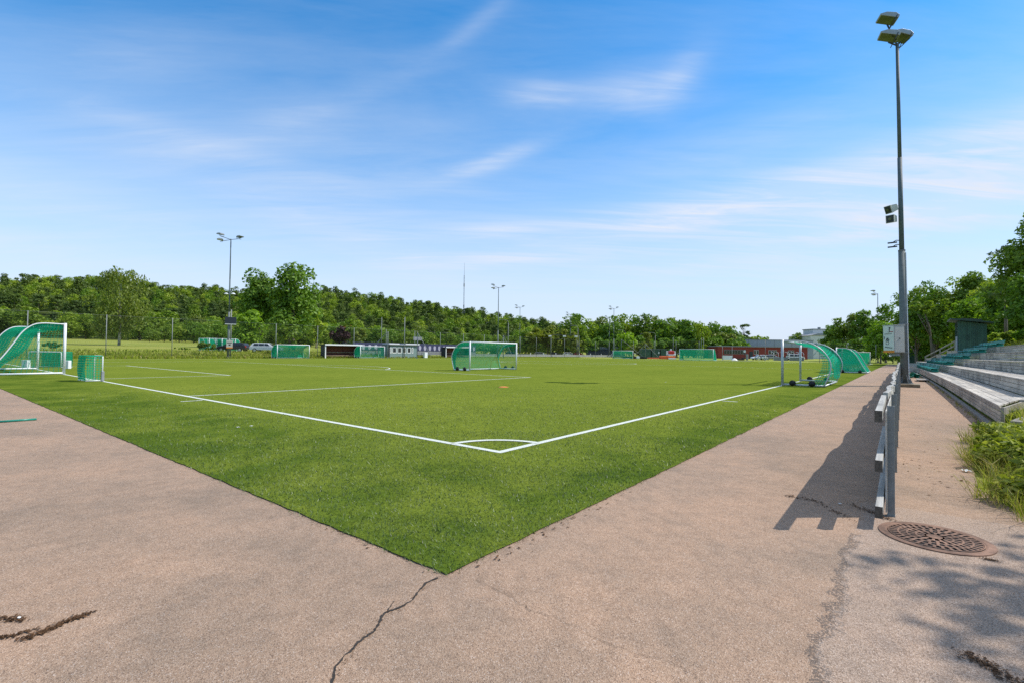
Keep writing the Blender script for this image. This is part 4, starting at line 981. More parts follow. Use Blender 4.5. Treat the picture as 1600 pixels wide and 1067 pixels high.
scrap(372, 668, 0.055, 'white scrap on the turf behind the goal line'); scrap(393, 666, 0.05, 'second white scrap on the turf, right of its twin'); scrap(1312, 788, 0.03, 'pale scrap in the fence shadow'); scrap(1040, 597, 0.08, 'white scrap on the pitch'); scrap(1500, 620, 0.2, 'white paper on the first tread') if False else None
x, y = ground_at(0, 660); x2, y2 = ground_at(57, 656)
mb = MB(); mb.tube([(x - 0.6, y - 0.1, 0.02), (x, y, 0.02), ((x + x2) / 2, (y + y2) / 2 + 0.02, 0.02), (x2, y2, 0.02)], 0.022, 6); o = mb.build('rope', M['net'] if False else M['seat'], None, True); tag(o, 'green rope lying on the asphalt at left edge', 'rope')
x, y = ground_at(787, 605); o = MB().tube([(0, 0, 0), (0, 0, 0.03)], [0.18, 0.08], 16).build('marker_disc', M['orange']); o.location = (x, y, 0.02); o.scale = (1.1, 1.1, 0.7); tag(o, 'flat orange marker disc on the pitch near the box corner', 'marker disc')

# ------------------------------------------------------------------ far side: fences
def chain_fence(label, p, q, H, n, mesh=True, skip=()):
    t = thing('chain_link_fence', label, 'fence', (0, 0, 0)); P = [(p[0] + (q[0] - p[0]) * i / n, p[1] + (q[1] - p[1]) * i / n) for i in range(n + 1)]
    for i, (x, y) in enumerate(P):
        z = tz(x, y); MB().tube([(x, y, z), (x, y, z + H + 0.1)], 0.045, 8).build('post', M['galv'], t, True)
    L = math.hypot(q[0] - p[0], q[1] - p[1])
    def f(u, v):
        x, y = p[0] + (q[0] - p[0]) * u, p[1] + (q[1] - p[1]) * u; z = tz(x, y); return (x, y, z + 0.05 + H * v)
    if mesh: MB().grid(f, n * 3, 3, L, H).build('wire_mesh', M['wire'], t)
    mb = MB(); mb.tube([f(u / n, 1.0) for u in range(n + 1)], 0.007, 5); mb.build('top_wire', M['galv'], t)
    return t
chain_fence('tall chain link ball fence along the far left side of pitch', (-71.6, -10), (-71.6, 121.1), 5.2, 19)
chain_fence('tall chain link fence across the far end of the pitch', (-71.4, 121.3), (-36, 121.3), 4.6, 6)
chain_fence('chain link fence in front of dark trees at the far right corner', (-9, 112), (9.5, 112), 3.6, 4)

# low wall far end
x0, y0 = place(690, 128); x1, y1 = place(972, 168)
t = thing('boundary_boards', 'long low pale boards running along the far corner behind the fence', 'boards', (0, 0, 0))
mb = MB(); L = math.hypot(x1 - x0, y1 - y0); ax = ((x1 - x0) / L, (y1 - y0) / L, 0); mb.prism([(0, 0.1), (L, 0.1), (L, 0.75), (0, 0.75)], (x0, y0, 0), ax, (0, 0, 1), (0.05, -0.05, 0)); mb.build('panel', M['concrete'], t)
for i in range(15): f = i / 14; MB().box((x0 + (x1 - x0) * f - 0.1, y0 + (y1 - y0) * f - 0.1, 0.6), (0.14, 0.14, 1.2)).build('post', M['white'], t)

# dugouts
def dugout(y0, y1, label, X=-70.2):
    t = thing('dugout', label, 'dugout', (X, y0, 0), 0, 'team dugouts on the far side'); L = y1 - y0; H = 2.05
    MB().box((-1.4, L / 2, H / 2), (0.08, L, H)).build('back_wall', M['deckwood'], t)
    for y in (0.04, L - 0.04): MB().prism([(-1.4, 0), (0, 0), (0, H + 0.10), (-1.4, H)], (0, y - 0.04, 0), (1, 0, 0), (0, 0, 1), (0, 0.08, 0)).build('side_wall', M['dark'], t)
    MB().prism([(-1.6, H), (0.25, H + 0.13), (0.25, H + 0.2), (-1.6, H + 0.07)], (0, -0.2, 0), (1, 0, 0), (0, 0, 1), (0, L + 0.4, 0)).build('roof', M['felt'], t)
    MB().box((0.26, L / 2, H + 0.15), (0.04, L + 0.4, 0.22)).build('fascia', M['frame'], t)
    for y in (0.0, L): MB().box((0.05, y, H / 2), (0.10, 0.16, H)).build('front_post', M['frame'], t)
    MB().box((-1.0, L / 2, 0.5), (0.4, L - 0.3, 0.06)).build('bench', M['deckwood'], t)
    MB().box((-1.25, L / 2, 0.95), (0.05, L - 0.3, 0.12)).box((-0.03, L / 2, 0.42), (0.05, L - 0.2, 0.10)).build('bench_rail', M['frame'] if False else M['oldwood'], t)
dugout(38.9, 45.6, 'brown boarded dugout beside the far white goal with green net'); dugout(66.2, 73.3, 'dark dugout seen through the middle goal')
# timekeeper booth
t = thing('timekeeper_booth', 'grey green booth with row of white framed windows', 'booth', (-70.6, 52.0, 0)); L = 6.9; H = 2.35
MB().box((-1.2, L / 2, H / 2), (2.4, L, H)).build('wall', M['booth'], t)
MB().prism([(-2.7, -0.05), (0.35, 0.05), (0.35, 0.17), (-2.7, 0.07)], (0, -0.15, H), (1, 0, 0), (0, 0, 1), (0, L + 0.3, 0)).build('roof', M['greyboard'], t)
for a, b in ((0.0, 2.4), (3.9, 7.4)): MB().box((-1.0, (a + b) / 2, H + 0.27), (2.2, b - a, 0.16)).build('roof_panel', M['frame'], t)
for y, w in ((0.42, 0.36), (1.25, 0.95), (2.45, 0.95), (3.6, 0.85), (4.75, 0.85), (5.6, 0.36)):
    f = MB().box((0.02, y, 1.45), (0.06, w, 1.15)).build('window', M['frame'], t); MB().box((0.045, y, 1.45), (0.03, w - 0.24, 0.86)).build('pane', M['glass'], f)
MB().box((0.02, 0.06, H / 2), (0.06, 0.3, H)).build('corner_board', M['dark'], t)
o = MB().box((0, 0, 0.55), (0.5, 0.75, 1.1)).build('white_box', M['white'], bevel=0.03); o.location = (-70.2, 60.6, 0); tag(o, 'small white box standing right of the grey booth', 'box')
# banner
t = thing('banner', 'long dark blue banner with row of pale crests on the far fence', 'banner', (-74.5, 47, 0)); L = 33
MB().box((0, L / 2, 2.05), (0.03, L, 1.55)).build('cloth', M['banner'], t); MB().box((0.0, L / 2, 0.9), (0.03, L, 0.7)).build('lower_board', M['greyboard'], t)
for i in range(24):
    y = 0.8 + i * 1.37; MB().prism([(-0.22, 0.45), (0.22, 0.45), (0.36, 0.1), (0.26, -0.35), (0, -0.6), (-0.26, -0.35), (-0.36, 0.1)], (0.02, y, 1.95), (0, 1, 0), (0, 0, 1), (0.012, 0, 0)).build('crest', M['crest'], t)
for i in range(9): MB().box((-0.06, i * L / 8, 1.4), (0.08, 0.08, 3.0)).build('post', M['galv'], t)
o = MB().box((0, 0, 0), (0.1, 2.3, 0.7)).box((0, 0, -0.9), (0.1, 0.15, 1.6)).build('board_sign', M['greyboard']); o.location = (-76, 63.5, 3.9); tag(o, 'pale grey board raised above the blue banner', 'sign')

# stored goals behind the fence
for i in range(6):
    x, y = place(311 + i * 7.0, 82 + (i % 2) * 1.5); g = make_goal('goal in the packed row of stored goals behind the far left fence', 3.0, [(a * 0.7, b) for a, b in ARCH_S], (x, y, tz(x, y)), rad(10 + 6 * (i % 3)), 'white', False, None, 'netdense', 'net', 'stored goals behind the far left fence', post_r=0.045)

# ------------------------------------------------------------------ vehicles
def make_car(label, loc, rz, paint, kind='wagon', group='parked cars'):
    t = thing('parked_car', label, 'car', loc, rz, group)
    if kind == 'wagon': low = [(-2.35, 0.38), (-2.4, 0.75), (-2.3, 0.98), (1.0, 1.0), (2.0, 0.86), (2.35, 0.68), (2.38, 0.36)]; up = [(-2.25, 0.98), (-1.95, 1.42), (-1.5, 1.50), (0.1, 1.49), (0.55, 1.40), (1.25, 1.0)]
    elif kind == 'van': low = [(-2.4, 0.4), (-2.42, 1.05), (1.5, 1.05), (2.25, 0.95), (2.4, 0.4)]; up = [(-2.4, 1.05), (-2.3, 1.85), (0.9, 1.9), (1.7, 1.05)]
    else: low = [(-2.0, 0.36), (-2.05, 0.75), (-1.9, 0.95), (0.9, 0.95), (1.75, 0.82), (2.05, 0.62), (2.05, 0.34)]; up = [(-1.85, 0.94), (-1.5, 1.38), (-0.9, 1.47), (0.1, 1.45), (1.05, 0.95)]
    b = MB(); b.prism(low, (0, -0.88, 0), (1, 0, 0), (0, 0, 1), (0, 1.76, 0)); body = b.build('body', paint, t, bevel=0.09)
    n = len(up); mb = MB(); vs = [(u, s * (0.84 - 0.14 * max(0, (v - 0.95) / 0.55)), v) for s in (-1, 1) for u, v in up]
    mb.add(vs, [tuple(range(n)), tuple(reversed(range(n, 2 * n)))] + [(i, n + i, n + i + 1, i + 1) for i in range(n - 1)] + [(0, n - 1, 2 * n - 1, n)]); mb.build('cabin', paint, t, bevel=0.05)
    zt = max(v for u, v in up); g = MB()
    for s in (-1, 1):
        xs = [up[1][0] + 0.12, up[-1][0] - 0.42]; k = 3 if kind != 'hatch' else 2
        for i in range(k):
            a = xs[0] + (xs[1] - xs[0]) * i / k + 0.04; c = xs[0] + (xs[1] - xs[0]) * (i + 1) / k - 0.04; za, zb = up[0][1] + 0.06, zt - 0.11
            topc = c if i < k - 1 else c - 0.35
            g.add([(a, s * 0.842, za), (c, s * 0.842, za), (topc, s * (0.745), zb), (a + (0.15 if i == 0 else 0), s * 0.745, zb)], [(0, 1, 2, 3)])
    e = up[-1]; e0 = up[-2]; g.add([(e[0] - 0.05, -0.72, e[1] + 0.05), (e[0] - 0.05, 0.72, e[1] + 0.05), (e0[0] + 0.07, 0.62, e0[1] - 0.02), (e0[0] + 0.07, -0.62, e0[1] - 0.02)], [(0, 1, 2, 3)])
    r0_, r1_ = up[0], up[1]; g.add([(r0_[0] + 0.02, -0.66, r0_[1] + 0.08), (r0_[0] + 0.02, 0.66, r0_[1] + 0.08), (r1_[0] - 0.03, 0.58, r1_[1] - 0.04), (r1_[0] - 0.03, -0.58, r1_[1] - 0.04)], [(0, 1, 2, 3)])
    g.build('window_glass', M['glass'], t)
    for x in (low[0][0] + 0.85, low[-1][0] - 0.9):
        for s in (-1, 1):
            w = MB().tube([(x, s * 0.74, 0.33), (x, s * 0.90, 0.33)], 0.33, 20).build('wheel', M['black'], t); MB().tube([(x, s * 0.895, 0.33), (x, s * 0.912, 0.33)], 0.21, 14).build('rim', M['alu'], w)
    for s in (-1, 1):
        MB().box((low[-2][0] - 0.10, s * 0.66, 0.66), (0.3, 0.36, 0.14)).build('headlight', M['head'], t, bevel=0.03); MB().box((low[0][0] + 0.02, s * 0.70, 0.85), (0.16, 0.28, 0.26)).build('tail_light', M['tail'], t, bevel=0.03)
    return t
ra = math.atan2(RH.y, RH.x)
def car_at(px, d, label, paint, kind, rot=0.0, lift=0.0):
    x, y = place(px, d); return make_car(label, (x, y, tz(x, y) + lift), ra + rot, M[paint], kind)
car_at(365, 80, 'charcoal estate car parked behind the far left mast', 'cardark', 'wagon', pi)
car_at(417, 79, 'white estate car parked right of the round green tree', 'carwhite', 'wagon', 0.06)
car_at(1186, 136, 'white hatchback parked before the red building', 'carwhite', 'hatch', pi)
car_at(1206, 142, 'grey car beside the white hatchback by the red building', 'carsilver', 'wagon')
car_at(1243, 146, 'white van parked behind the grey shelters', 'carwhite', 'van')
for px, d, p, k, l in ((845, 178, 'carsilver', 'wagon', 'silver car parked behind the fence left of lighting bar'), (868, 178, 'cardark', 'hatch', 'dark car parked behind the far fence under lighting bar'), (890, 176, 'carwhite', 'wagon', 'white car parked below the slim mast'), (905, 174, 'carred', 'hatch', 'dark red car parked below the curved street lamp'), (800, 172, 'cardark', 'wagon', 'dark car parked right of the middle goal')): car_at(px, d, l, p, k)

# ------------------------------------------------------------------ far end clutter
def shelter(px0, px1, d, label):
    x, y = place(px0, d); L = (px1 - px0) / FPX * d
    t = thing('player_shelter', label, 'shelter', (x, y, 0), ra, 'curved grey player shelters'); H = 2.25
    MB().box((L / 2, -0.05, 0.45), (L, 0.06, 0.9)).build('lower_panel', M['grey'], t)
    for k in range(4): xx = L * k / 3; MB().tube([(xx, 0, 0), (xx, 0, 1.7), (xx, 0.25, 2.1), (xx, 0.8, H), (xx, 1.4, H)], 0.06, 6).build('rib', M['alu'], t)
    MB().grid(lambda u, v: (u * L, 0.02 + 1.4 * v ** 2, 0.9 + (H - 0.9) * sin(v * pi / 2)), 6, 8, L, 2).build('clear_screen', M['wire'], t)
    MB().box((L / 2, 1.0, 0.5), (L - 0.3, 0.4, 0.08)).build('bench', M['dark'], t)
shelter(1209, 1231, 128, 'grey player shelter left of the nearest right goal post'); shelter(1234, 1256, 127, 'grey player shelter seen through the nearest right goal')
for i, px in enumerate((1184.5, 1194)):
    x, y = place(px, 124); t = thing('mesh_roller', ['left', 'right'][i] + ' round grey wire basket before the white hatchback', 'wire basket', (x, y, 0), ra, 'round wire baskets')
    MB().grid(lambda u, v: (0.72 * cos(u * 2 * pi), 0.5 * (v - 0.5), 0.78 + 0.72 * sin(u * 2 * pi)), 24, 3, 4.5, 0.6).build('mesh_drum', M['grey'], t)
    for a in range(8): MB().tube([(0, -0.26, 0.78), (0.72 * cos(a * pi / 4), -0.26, 0.78 + 0.72 * sin(a * pi / 4))], 0.03, 5).build('spoke', M['alu'], t)
x, y = place(1129, 124); t = thing('advert_board', 'blank white board standing at far edge of the pitch', 'board', (x, y, 0), ra); MB().box((1.3, 0, 0.65), (2.5, 0.08, 1.05)).build('panel', M['white'], t)
for q in (0.1, 2.5): MB().box((q, 0.1, 0.5), (0.08, 0.5, 1.0)).build('leg', M['alu'], t)
x, y = place(1148, 122); mb = MB(); mb.grid(lambda u, v: ((u - .5) * 1.5, (v - .5) * 1.0, 0.65 * sin(pi * u) * sin(pi * v) * (1 - 0.4 * u)), 10, 8); o = mb.build('tarpaulin', M['white'], None, True); o.location = (x, y, 0.02); o.rotation_euler = (0, 0, ra); tag(o, 'bundled white tarpaulin right of the blank white board', 'tarpaulin')
x, y = place(1157, 123); o = MB().box((0, 0, 0.2), (1.6, 0.8, 0.35)).box((0.6, 0, 0.5), (0.5, 0.5, 0.4)).build('equipment_heap', M['black'], bevel=0.05); o.location = (x, y, 0); o.rotation_euler = (0, 0, ra); tag(o, 'black equipment heap right of the white tarpaulin', 'equipment')
x, y = place(1163.5, 126); t = thing('round_sign', 'round white sign on thin post before red building', 'sign', (x, y, 0), ra); MB().tube([(0, 0, 0), (0, 0, 2.2)], 0.05, 8).build('post', M['dark'], t); MB().tube([(0, -0.06, 2.25), (0, -0.1, 2.25)], 0.32, 18).build('disc', M['white'], t)
x, y = place(1167.5, 127); t = thing('waste_bin', 'slim grey waste bin beside the round white sign', 'bin', (x, y, 0), ra); MB().tube([(0, 0, 0), (0, 0, 1.5)], [0.26, 0.30], 12).build('body', M['grey'], t); MB().tube([(0, 0, 1.5), (0, 0, 1.62)], [0.32, 0.1], 12).build('lid', M['dark'], t)
x, y = place(1019, 126); t = thing('groundsman_sled', 'long low orange red sled of mats at far end of pitch', 'mats', (x, y, 0), ra)
MB().box((0.4, 0, 0.22), (3.0, 1.2, 0.3)).build('mat_stack', M['vermil'], t, bevel=0.08); MB().box((3.9, 0, 0.45), (3.8, 1.4, 0.8)).build('mat_stack', M['vermil'], t, bevel=0.12); MB().box((4.9, -0.75, 0.2), (1.9, 0.3, 0.35)).build('white_edge', M['white'], t, bevel=0.04)
x, y = place(1048.5, 128); t = thing('compact_tractor', 'small red tractor with white fenders behind the orange mats', 'tractor', (x, y, 0.0), ra)
MB().box((0, 0, 1.75), (1.25, 1.6, 0.9)).build('bonnet', M['red'], t, bevel=0.2); MB().box((0, -0.4, 1.15), (1.7, 0.7, 0.4)).build('bumper', M['white'], t, bevel=0.08)
for s in (-1, 1): MB().box((s * 0.95, 0.1, 1.55), (0.32, 1.0, 1.1)).build('fender', M['white'], t, bevel=0.1); MB().tube([(s * 0.75, 0, 0.55), (s * 1.1, 0, 0.55)], 0.55, 16).build('wheel', M['black'], t)
MB().box((0, 0.1, 2.35), (0.4, 0.5, 0.5)).build('seat', M['white'], t, bevel=0.08)
for px, w, dk, lb in ((1019, 2.3, 'cont', 'mid green container with white notice behind the orange mats'), (1033, 1.6, 'shed', 'dark green container next to the red tractor'), (1003, 2.6, 'shed', 'dark green shed left of the mid green container')):
    x, y = place(px, 142); t = thing('container', lb, 'container', (x, y, 0), ra, 'green containers at the far end'); MB().box((w / 2, 1.2, 1.3), (w, 2.4, 2.6)).build('box_body', M[dk], t, bevel=0.04)
    for q in range(5): MB().box((w * (q + 0.5) / 5, -0.02, 1.3), (0.07, 0.05, 2.4)).build('rib', M[dk], t)
    MB().box((w / 2, 1.2, 2.66), (w + 0.2, 2.6, 0.1)).build('roof', M['greyboard'], t)
    if dk == 'cont': MB().box((w * 0.85, -0.06, 1.7), (0.35, 0.03, 0.5)).build('notice', M['white'], t)
for i, (px, w) in enumerate(((973, 5.4), (1001, 1.6))):
    x, y = place(px, 130); o = MB().box((w / 2, 0, 0.25), (w, 1.0, 0.5)).box((w * 0.4, 0, 0.55), (w * 0.5, 0.8, 0.14)).build('mat_pile', M['black'], bevel=0.05); o.location = (x, y, 0); o.rotation_euler = (0, 0, ra); tag(o, ['long pile of black mats behind the far wheeled goal', 'short pile of black mats left of the orange mats'][i], 'mats')
x, y = place(997, 128); o = MB().box((0, 0, 0.3), (0.8, 0.5, 0.5)).box((0, 0, 0.6), (0.5, 0.4, 0.15)).build('white_crate', M['white'], bevel=0.08); o.location = (x, y, 0); o.rotation_euler = (0, 0, ra); tag(o, 'white crate between two piles of black mats', 'crate')
# distant grey stand
x, y = place(919, 182); L = 58 / FPX * 182; t = thing('distant_stand', 'small grey spectator stand beyond the far fence', 'stand', (x, y, 0), ra)
for k in range(6): MB().box((L / 2, k * 0.8, 0.25 + 0.22 * k), (L, 0.8, 0.5 + 0.44 * k)).build('terrace', M['greyboard'], t)
sd_ = MB()
for k in range(5):
    for q in range(24): sd_.box((L * (q + 0.5) / 24, k * 0.8, 0.78 + 0.44 * k), (0.4, 0.35, 0.45))
tag(sd_.build('seat_row', M['dark'], t), kind='stuff')
MB().box((L / 2, 5.0, 3.3), (L, 0.12, 0.9)).build('back_board', M['greyclad'], t)

# buildings
def building(px0, px1, d, ytop, depth, mat, label, name='building', z0=0.0, cat='building'):
    x, y = place(px0, d); L = (px1 - px0) / FPX * d; H = zat((px0 + px1) / 2, ytop, d) - z0
    t = thing(name, label, cat, (x, y, z0), ra); MB().box((L / 2, depth / 2, H / 2), (L, depth, H)).build('wall', M[mat], t); return t, L, H
t, L, H = building(1122, 1262, 175, 542.2, 14, 'brick', 'long low red brick building with pale roof edge', 'red_building')
MB().box((L / 2, 7, H + 0.12), (L + 0.8, 15, 0.3)).build('roof', M['greyboard'], t)
for a, n, w in ((2.6, 8, 0.85), (13.2, 2, 0.8), (18.5, 3, 0.9), (25.5, 2, 1.0)):
    for i in range(n):
        f = MB().box((a + i * (w + 0.12), -0.03, 2.35), (w, 0.08, 1.5)).build('window', M['frame'] if n < 8 else M['greyboard'], t); MB().box((a + i * (w + 0.12), -0.08, 2.35), (w - 0.16, 0.03, 1.3)).build('pane', M['glass'], f)
MB().box((11.8, -0.05, 1.3), (1.2, 0.08, 2.5)).build('door', M['dark'], t)
t, L, H = building(1163, 1271, 196, 531.5, 12, 'greyclad', 'pale grey flat roofed hall behind the red brick building', 'grey_hall')
MB().box((L / 2, 6, H + 0.08), (L + 0.3, 12.3, 0.2)).build('roof', M['greyboard'], t)
for i in range(8): MB().box((L * (i + 0.5) / 8, -0.03, H - 2), (0.1, 0.06, 4)).build('cladding_joint', M['greyboard'], t)
t, L, H = building(1267, 1318, 230, 525, 18, 'render', 'white gabled building partly hidden by dark trees', 'white_building')
MB().prism([(-0.6, 0), (L + 0.6, 0), (L * 0.6, 1.2), (L * 0.2, 1.0)], (0, -0.3, H), (1, 0, 0), (0, 0, 1), (0, 19, 0)).build('roof', M['greyboard'], t)
u = MB().box((L * 0.62, 10, H + 1.6), (L * 0.62, 8, 3.4)).build('upper_storey', M['render'], t); MB().box((L * 0.62, 10, H + 3.4), (L * 0.66, 8.6, 0.35)).build('upper_roof', M['greyboard'], t)
MB().box((L * 0.5, 6, H + 3.9), (0.9, 0.9, 0.8)).build('chimney', M['greyboard'], t)
for i in range(4): MB().box((L * (0.15 + 0.2 * i), -0.04, H - 4), (1.4, 0.08, 1.4)).build('window', M['glass'], t)
x, y = place(545, 205); t = thing('house', 'small house with orange tiled roof peeping from the wood', 'house', (x, y, tz(x, y)), ra); MB().box((0, 0, 3.2), (7, 6, 6.4)).build('wall', M['greyclad'], t); MB().prism([(-4, 0), (4, 0), (0, 2.6)], (0, -3.4, 6.4), (1, 0, 0), (0, 0, 1), (0, 6.8, 0)).build('roof', M['vermil'], t)

# ------------------------------------------------------------------ trees
def cards(rg, blobs, n, s, up=0.3, inner=0.22, kite=0.6, droop=0.0, jitter=0.5):
    B = np.asarray(blobs, float); w = B[:, 3] * B[:, 5]; w = w / w.sum()
    k = rg.choice(len(B), n, p=w); d = rg.normal(size=(n, 3)); d /= np.linalg.norm(d, axis=1)[:, None]
    low = (d[:, 2] < -0.3) & (rg.random(n) < 0.5); d[low, 2] *= -1
    rr = np.where(rg.random(n) < inner, rg.uniform(0.3, 0.75, n), 0.74 + 0.34 * rg.random(n))
    p = B[k, :3] + d * B[k, 3:6] * rr[:, None]
    nn = d * 0.85 + rg.normal(size=(n, 3)) * jitter + np.array([0, 0, up]); nn /= np.linalg.norm(nn, axis=1)[:, None]
    r = rg.normal(size=(n, 3))
    if droop: r = r * (1 - droop) + np.array([0, 0, -1.0]) * droop * 2.5
    u = r - nn * (r * nn).sum(1)[:, None]; u /= np.linalg.norm(u, axis=1)[:, None] + 1e-9; v = np.cross(nn, u)
    a = (s * rg.uniform(0.55, 1.25, n))[:, None]; b = a * kite
    V = np.stack([p - u * a * 0.55, p + v * b * 0.5 + u * a * 0.05, p + u * a * 0.6 - nn * a * 0.12, p - v * b * 0.5], 1).reshape(-1, 3)
    return V, np.arange(4 * n).reshape(-1, 4)
def blobs_broad(rg, h, w, th, nb, top=0.5, flat=1.0, ragged=0.3):
    """lumpy crown: leaf masses spread through an egg-shaped envelope"""
    out = []; cz = th + (h - th) * 0.48; nb = int(nb * 1.35); rz = (h - th) * 0.5; rw = w / 2
    for i in range(nb):
        d = rg.normal(size=3); d /= np.linalg.norm(d); f = rg.uniform(0.45, 0.80) if i > nb * 0.2 else rg.uniform(0, 0.4)
        r = rg.uniform(0.24, 0.24 + ragged * 0.5) * min(rw, rz)
        if d[2] > 0.2: tw = 1 - 0.35 * d[2] * top
        else: tw = 1
        out.append((d[0] * rw * f * tw, d[1] * rw * f * tw, cz + d[2] * rz * f, r * 1.15, r * 1.15, r * 0.9 * flat))
    zt = max(b[2] + b[5] for b in out); k = (h - th) / max(0.1, zt - th)
    return [(x, y, th + (z - th) * k, a, b_, c) for x, y, z, a, b_, c in out]
def trunk_mb(rg, h, th, blobs, r, nlimb=6, lean=0.0):
    mb = MB(); top = (lean + rg.normal() * 0.1, rg.normal() * 0.1, th + (h - th) * 0.6)
    P = [(0, 0, -0.3), (0.02, 0, th * 0.5), (top[0] * 0.4, top[1] * 0.4, th), (top[0], top[1], top[2])]
    mb.tube(P, [r * 1.25, r, r * 0.8, r * 0.25], 8)
    for i in range(min(nlimb, len(blobs))):
        b = blobs[int(rg.integers(len(blobs)))]; z0 = th * 0.9 + (h - th) * rg.uniform(0.0, 0.3)
        mb.tube([(0, 0, z0), (b[0] * 0.4, b[1] * 0.4, z0 + (b[2] - z0) * 0.55), (b[0], b[1], b[2])], [r * 0.5, r * 0.3, r * 0.1], 6)
    return mb
def leaf_mesh(name, V, F, mat): return npmesh(name, V, F, [mat])
NT_ = [0]
def tree(label, loc, h, w, kind, leafm, card, n, th=None, nb=26, barkm='bark', group=None, ragged=0.3, name=None, seed=None, trunks=1, topw=0.5, cat='tree'):
    NT_[0] += 1; rg = np.random.default_rng(seed if seed is not None else 100 + NT_[0])
    nm = name or {'broad': 'broadleaf_tree', 'birch': 'birch_tree', 'pine': 'pine_tree', 'spruce': 'spruce_tree', 'shrub': 'shrub'}[kind]
    t = thing(nm, label, cat, loc, 0, group); th = h * 0.22 if th is None else th
    if kind in ('broad', 'shrub'):
        B = blobs_broad(rg, h, w, th, nb, topw, 1.0, ragged); V, F = cards(rg, B, n, card)
        tm = trunk_mb(rg, h, th, B, max(0.04, h * 0.018), 7)
    elif kind == 'birch':
        B = []
        for i in range(nb):
            z = th + (h - th) * rg.uniform(0.0, 1.0); f = (z - th) / (h - th); R = w / 2 * (0.35 + 1.0 * f * (1 - f) * 2.6) * rg.uniform(0.35, 0.95); a = rg.uniform(0, 2 * pi)
            r = w * rg.uniform(0.08, 0.15); B.append((R * cos(a), R * sin(a), z, r, r, r * 1.7))
        V, F = cards(rg, B, n, card, 0.1, 0.3, 0.5, 0.75, 0.7); tm = MB()
        for s in range(trunks):
            o = (s - (trunks - 1) / 2) * 1.0; tm.tube([(o * 0.5, 0, -0.3), (o * 0.7, 0.1, th), (o, 0, h * 0.5), (o * 0.9, 0, h * 0.9)], [0.22, 0.17, 0.11, 0.03], 8)
        for i in range(14):
            b = B[int(rg.integers(len(B)))]; z0 = b[2] * 0.6; tm.tube([(0, 0, z0), (b[0] * 0.6, b[1] * 0.6, b[2] + 0.3), (b[0], b[1], b[2])], [0.06, 0.035, 0.01], 5)
    elif kind == 'pine':
        B = []
        for i in range(nb):
            z = h * rg.uniform(0.45, 0.98); a = rg.uniform(0, 2 * pi); R = w / 2 * rg.uniform(0.2, 0.9) * (1.15 - 0.7 * (z / h)); r = w * rg.uniform(0.10, 0.17)
            B.append((R * cos(a), R * sin(a), z, r * 1.2, r * 1.2, r * 0.6))
        V, F = cards(rg, B, n, card, 0.4, 0.3, 0.4); tm = trunk_mb(rg, h, h * 0.5, B, h * 0.013, 9)
    else:
        L = []
        for i in range(nb):
            f = (i + 0.5) / nb; z = th + (h - th) * f; R = w / 2 * (1 - f) ** 0.9 + 0.05
            for q in range(7): a = rg.uniform(0, 2 * pi); L.append((R * 0.55 * cos(a), R * 0.55 * sin(a), z - R * 0.15, R * 0.42 + 0.1, R * 0.42 + 0.1, R * 0.16 + 0.15))
        V, F = cards(rg, L, n, card, 0.3, 0.3, 0.4, 0.3); tm = MB().tube([(0, 0, -0.3), (0, 0, h * 0.9)], [h * 0.016, 0.02], 7)
    link(leaf_mesh('crown', V, F, M[leafm]), 'crown', t)
    tm.build('trunk', M[barkm], t, True)
    return t
def tree_px(label, px, d, ytop, wpx, kind, leafm, card, n, zoff=0.0, **kw):
    x, y = place(px, d); z = tz(x, y) + zoff; h = zat(px, ytop, d) - z; return tree(label, (x, y, z), h, wpx / FPX * d, kind, leafm, card, n, **kw)

# trees one can tell apart
tree_px('tall birch with white forked trunk standing in the meadow', 186, 104, 433, 84, 'birch', 'lf_birch', 0.62, 5200, th=2.6, nb=60, barkm='birchbark', trunks=2)
tree_px('large dark broadleaf tree, left half of the pair behind parked cars', 404, 112, 417, 66, 'broad', 'lf_dark', 0.80, 4600, th=1.5, nb=46, ragged=0.34)
tree_px('largest dark broadleaf tree, right half of the pair behind parked cars', 459, 110, 409, 84, 'broad', 'lf_dark', 0.80, 5200, th=1.5, nb=50, ragged=0.34)
tree_px('round bright green maple between the two parked cars', 386, 90, 483, 56, 'broad', 'lf_light', 0.6, 2600, th=0.6, nb=30)
tree_px('dark purple copper beech behind the brown dugout', 531, 150, 509, 34, 'broad', 'lf_purple', 0.9, 900, th=0.6, nb=16)
tree_px('yellowish round bush left of the copper beech', 511, 155, 516, 24, 'shrub', 'lf_sun', 0.8, 500, th=0.4, nb=10, cat='shrub')
tree_px('pale green slim bush right of the copper beech', 562, 148, 512, 26, 'shrub', 'lf_birch', 0.8, 600, th=0.4, nb=12, cat='shrub')
tree_px('sunlit round tree at right foot of the big dark pair', 494, 140, 481, 36, 'broad', 'lf_sun', 0.9, 1300, th=1, nb=16)
tree_px('leafy bush behind the wire fence right of the bright maple', 452, 95, 497, 34, 'shrub', 'lf_mid', 0.7, 1100, th=0.3, nb=16, cat='shrub')
tree_px('low bush in front of the stored green goals', 322, 77, 534, 30, 'shrub', 'lf_mid', 0.32, 700, th=0.1, nb=14, cat='shrub')
tree_px('small bush seen through the full size left goal', 84, 64, 534, 34, 'shrub', 'lf_mid', 0.3, 800, th=0.1, nb=16, cat='shrub')
tree_px('small bush left of the stored goals on the verge', 285, 80, 543, 30, 'shrub', 'lf_mid', 0.3, 400, th=0.1, nb=10, cat='shrub')
tree_px('lopsided pine standing above wood beside the red building', 1163, 205, 503, 22, 'pine', 'lf_con', 0.9, 700, nb=18)
tree_px('small dark tree peeping over the grey hall, left one', 1192, 235, 525, 22, 'broad', 'lf_mid', 1.1, 500, th=2, nb=12)
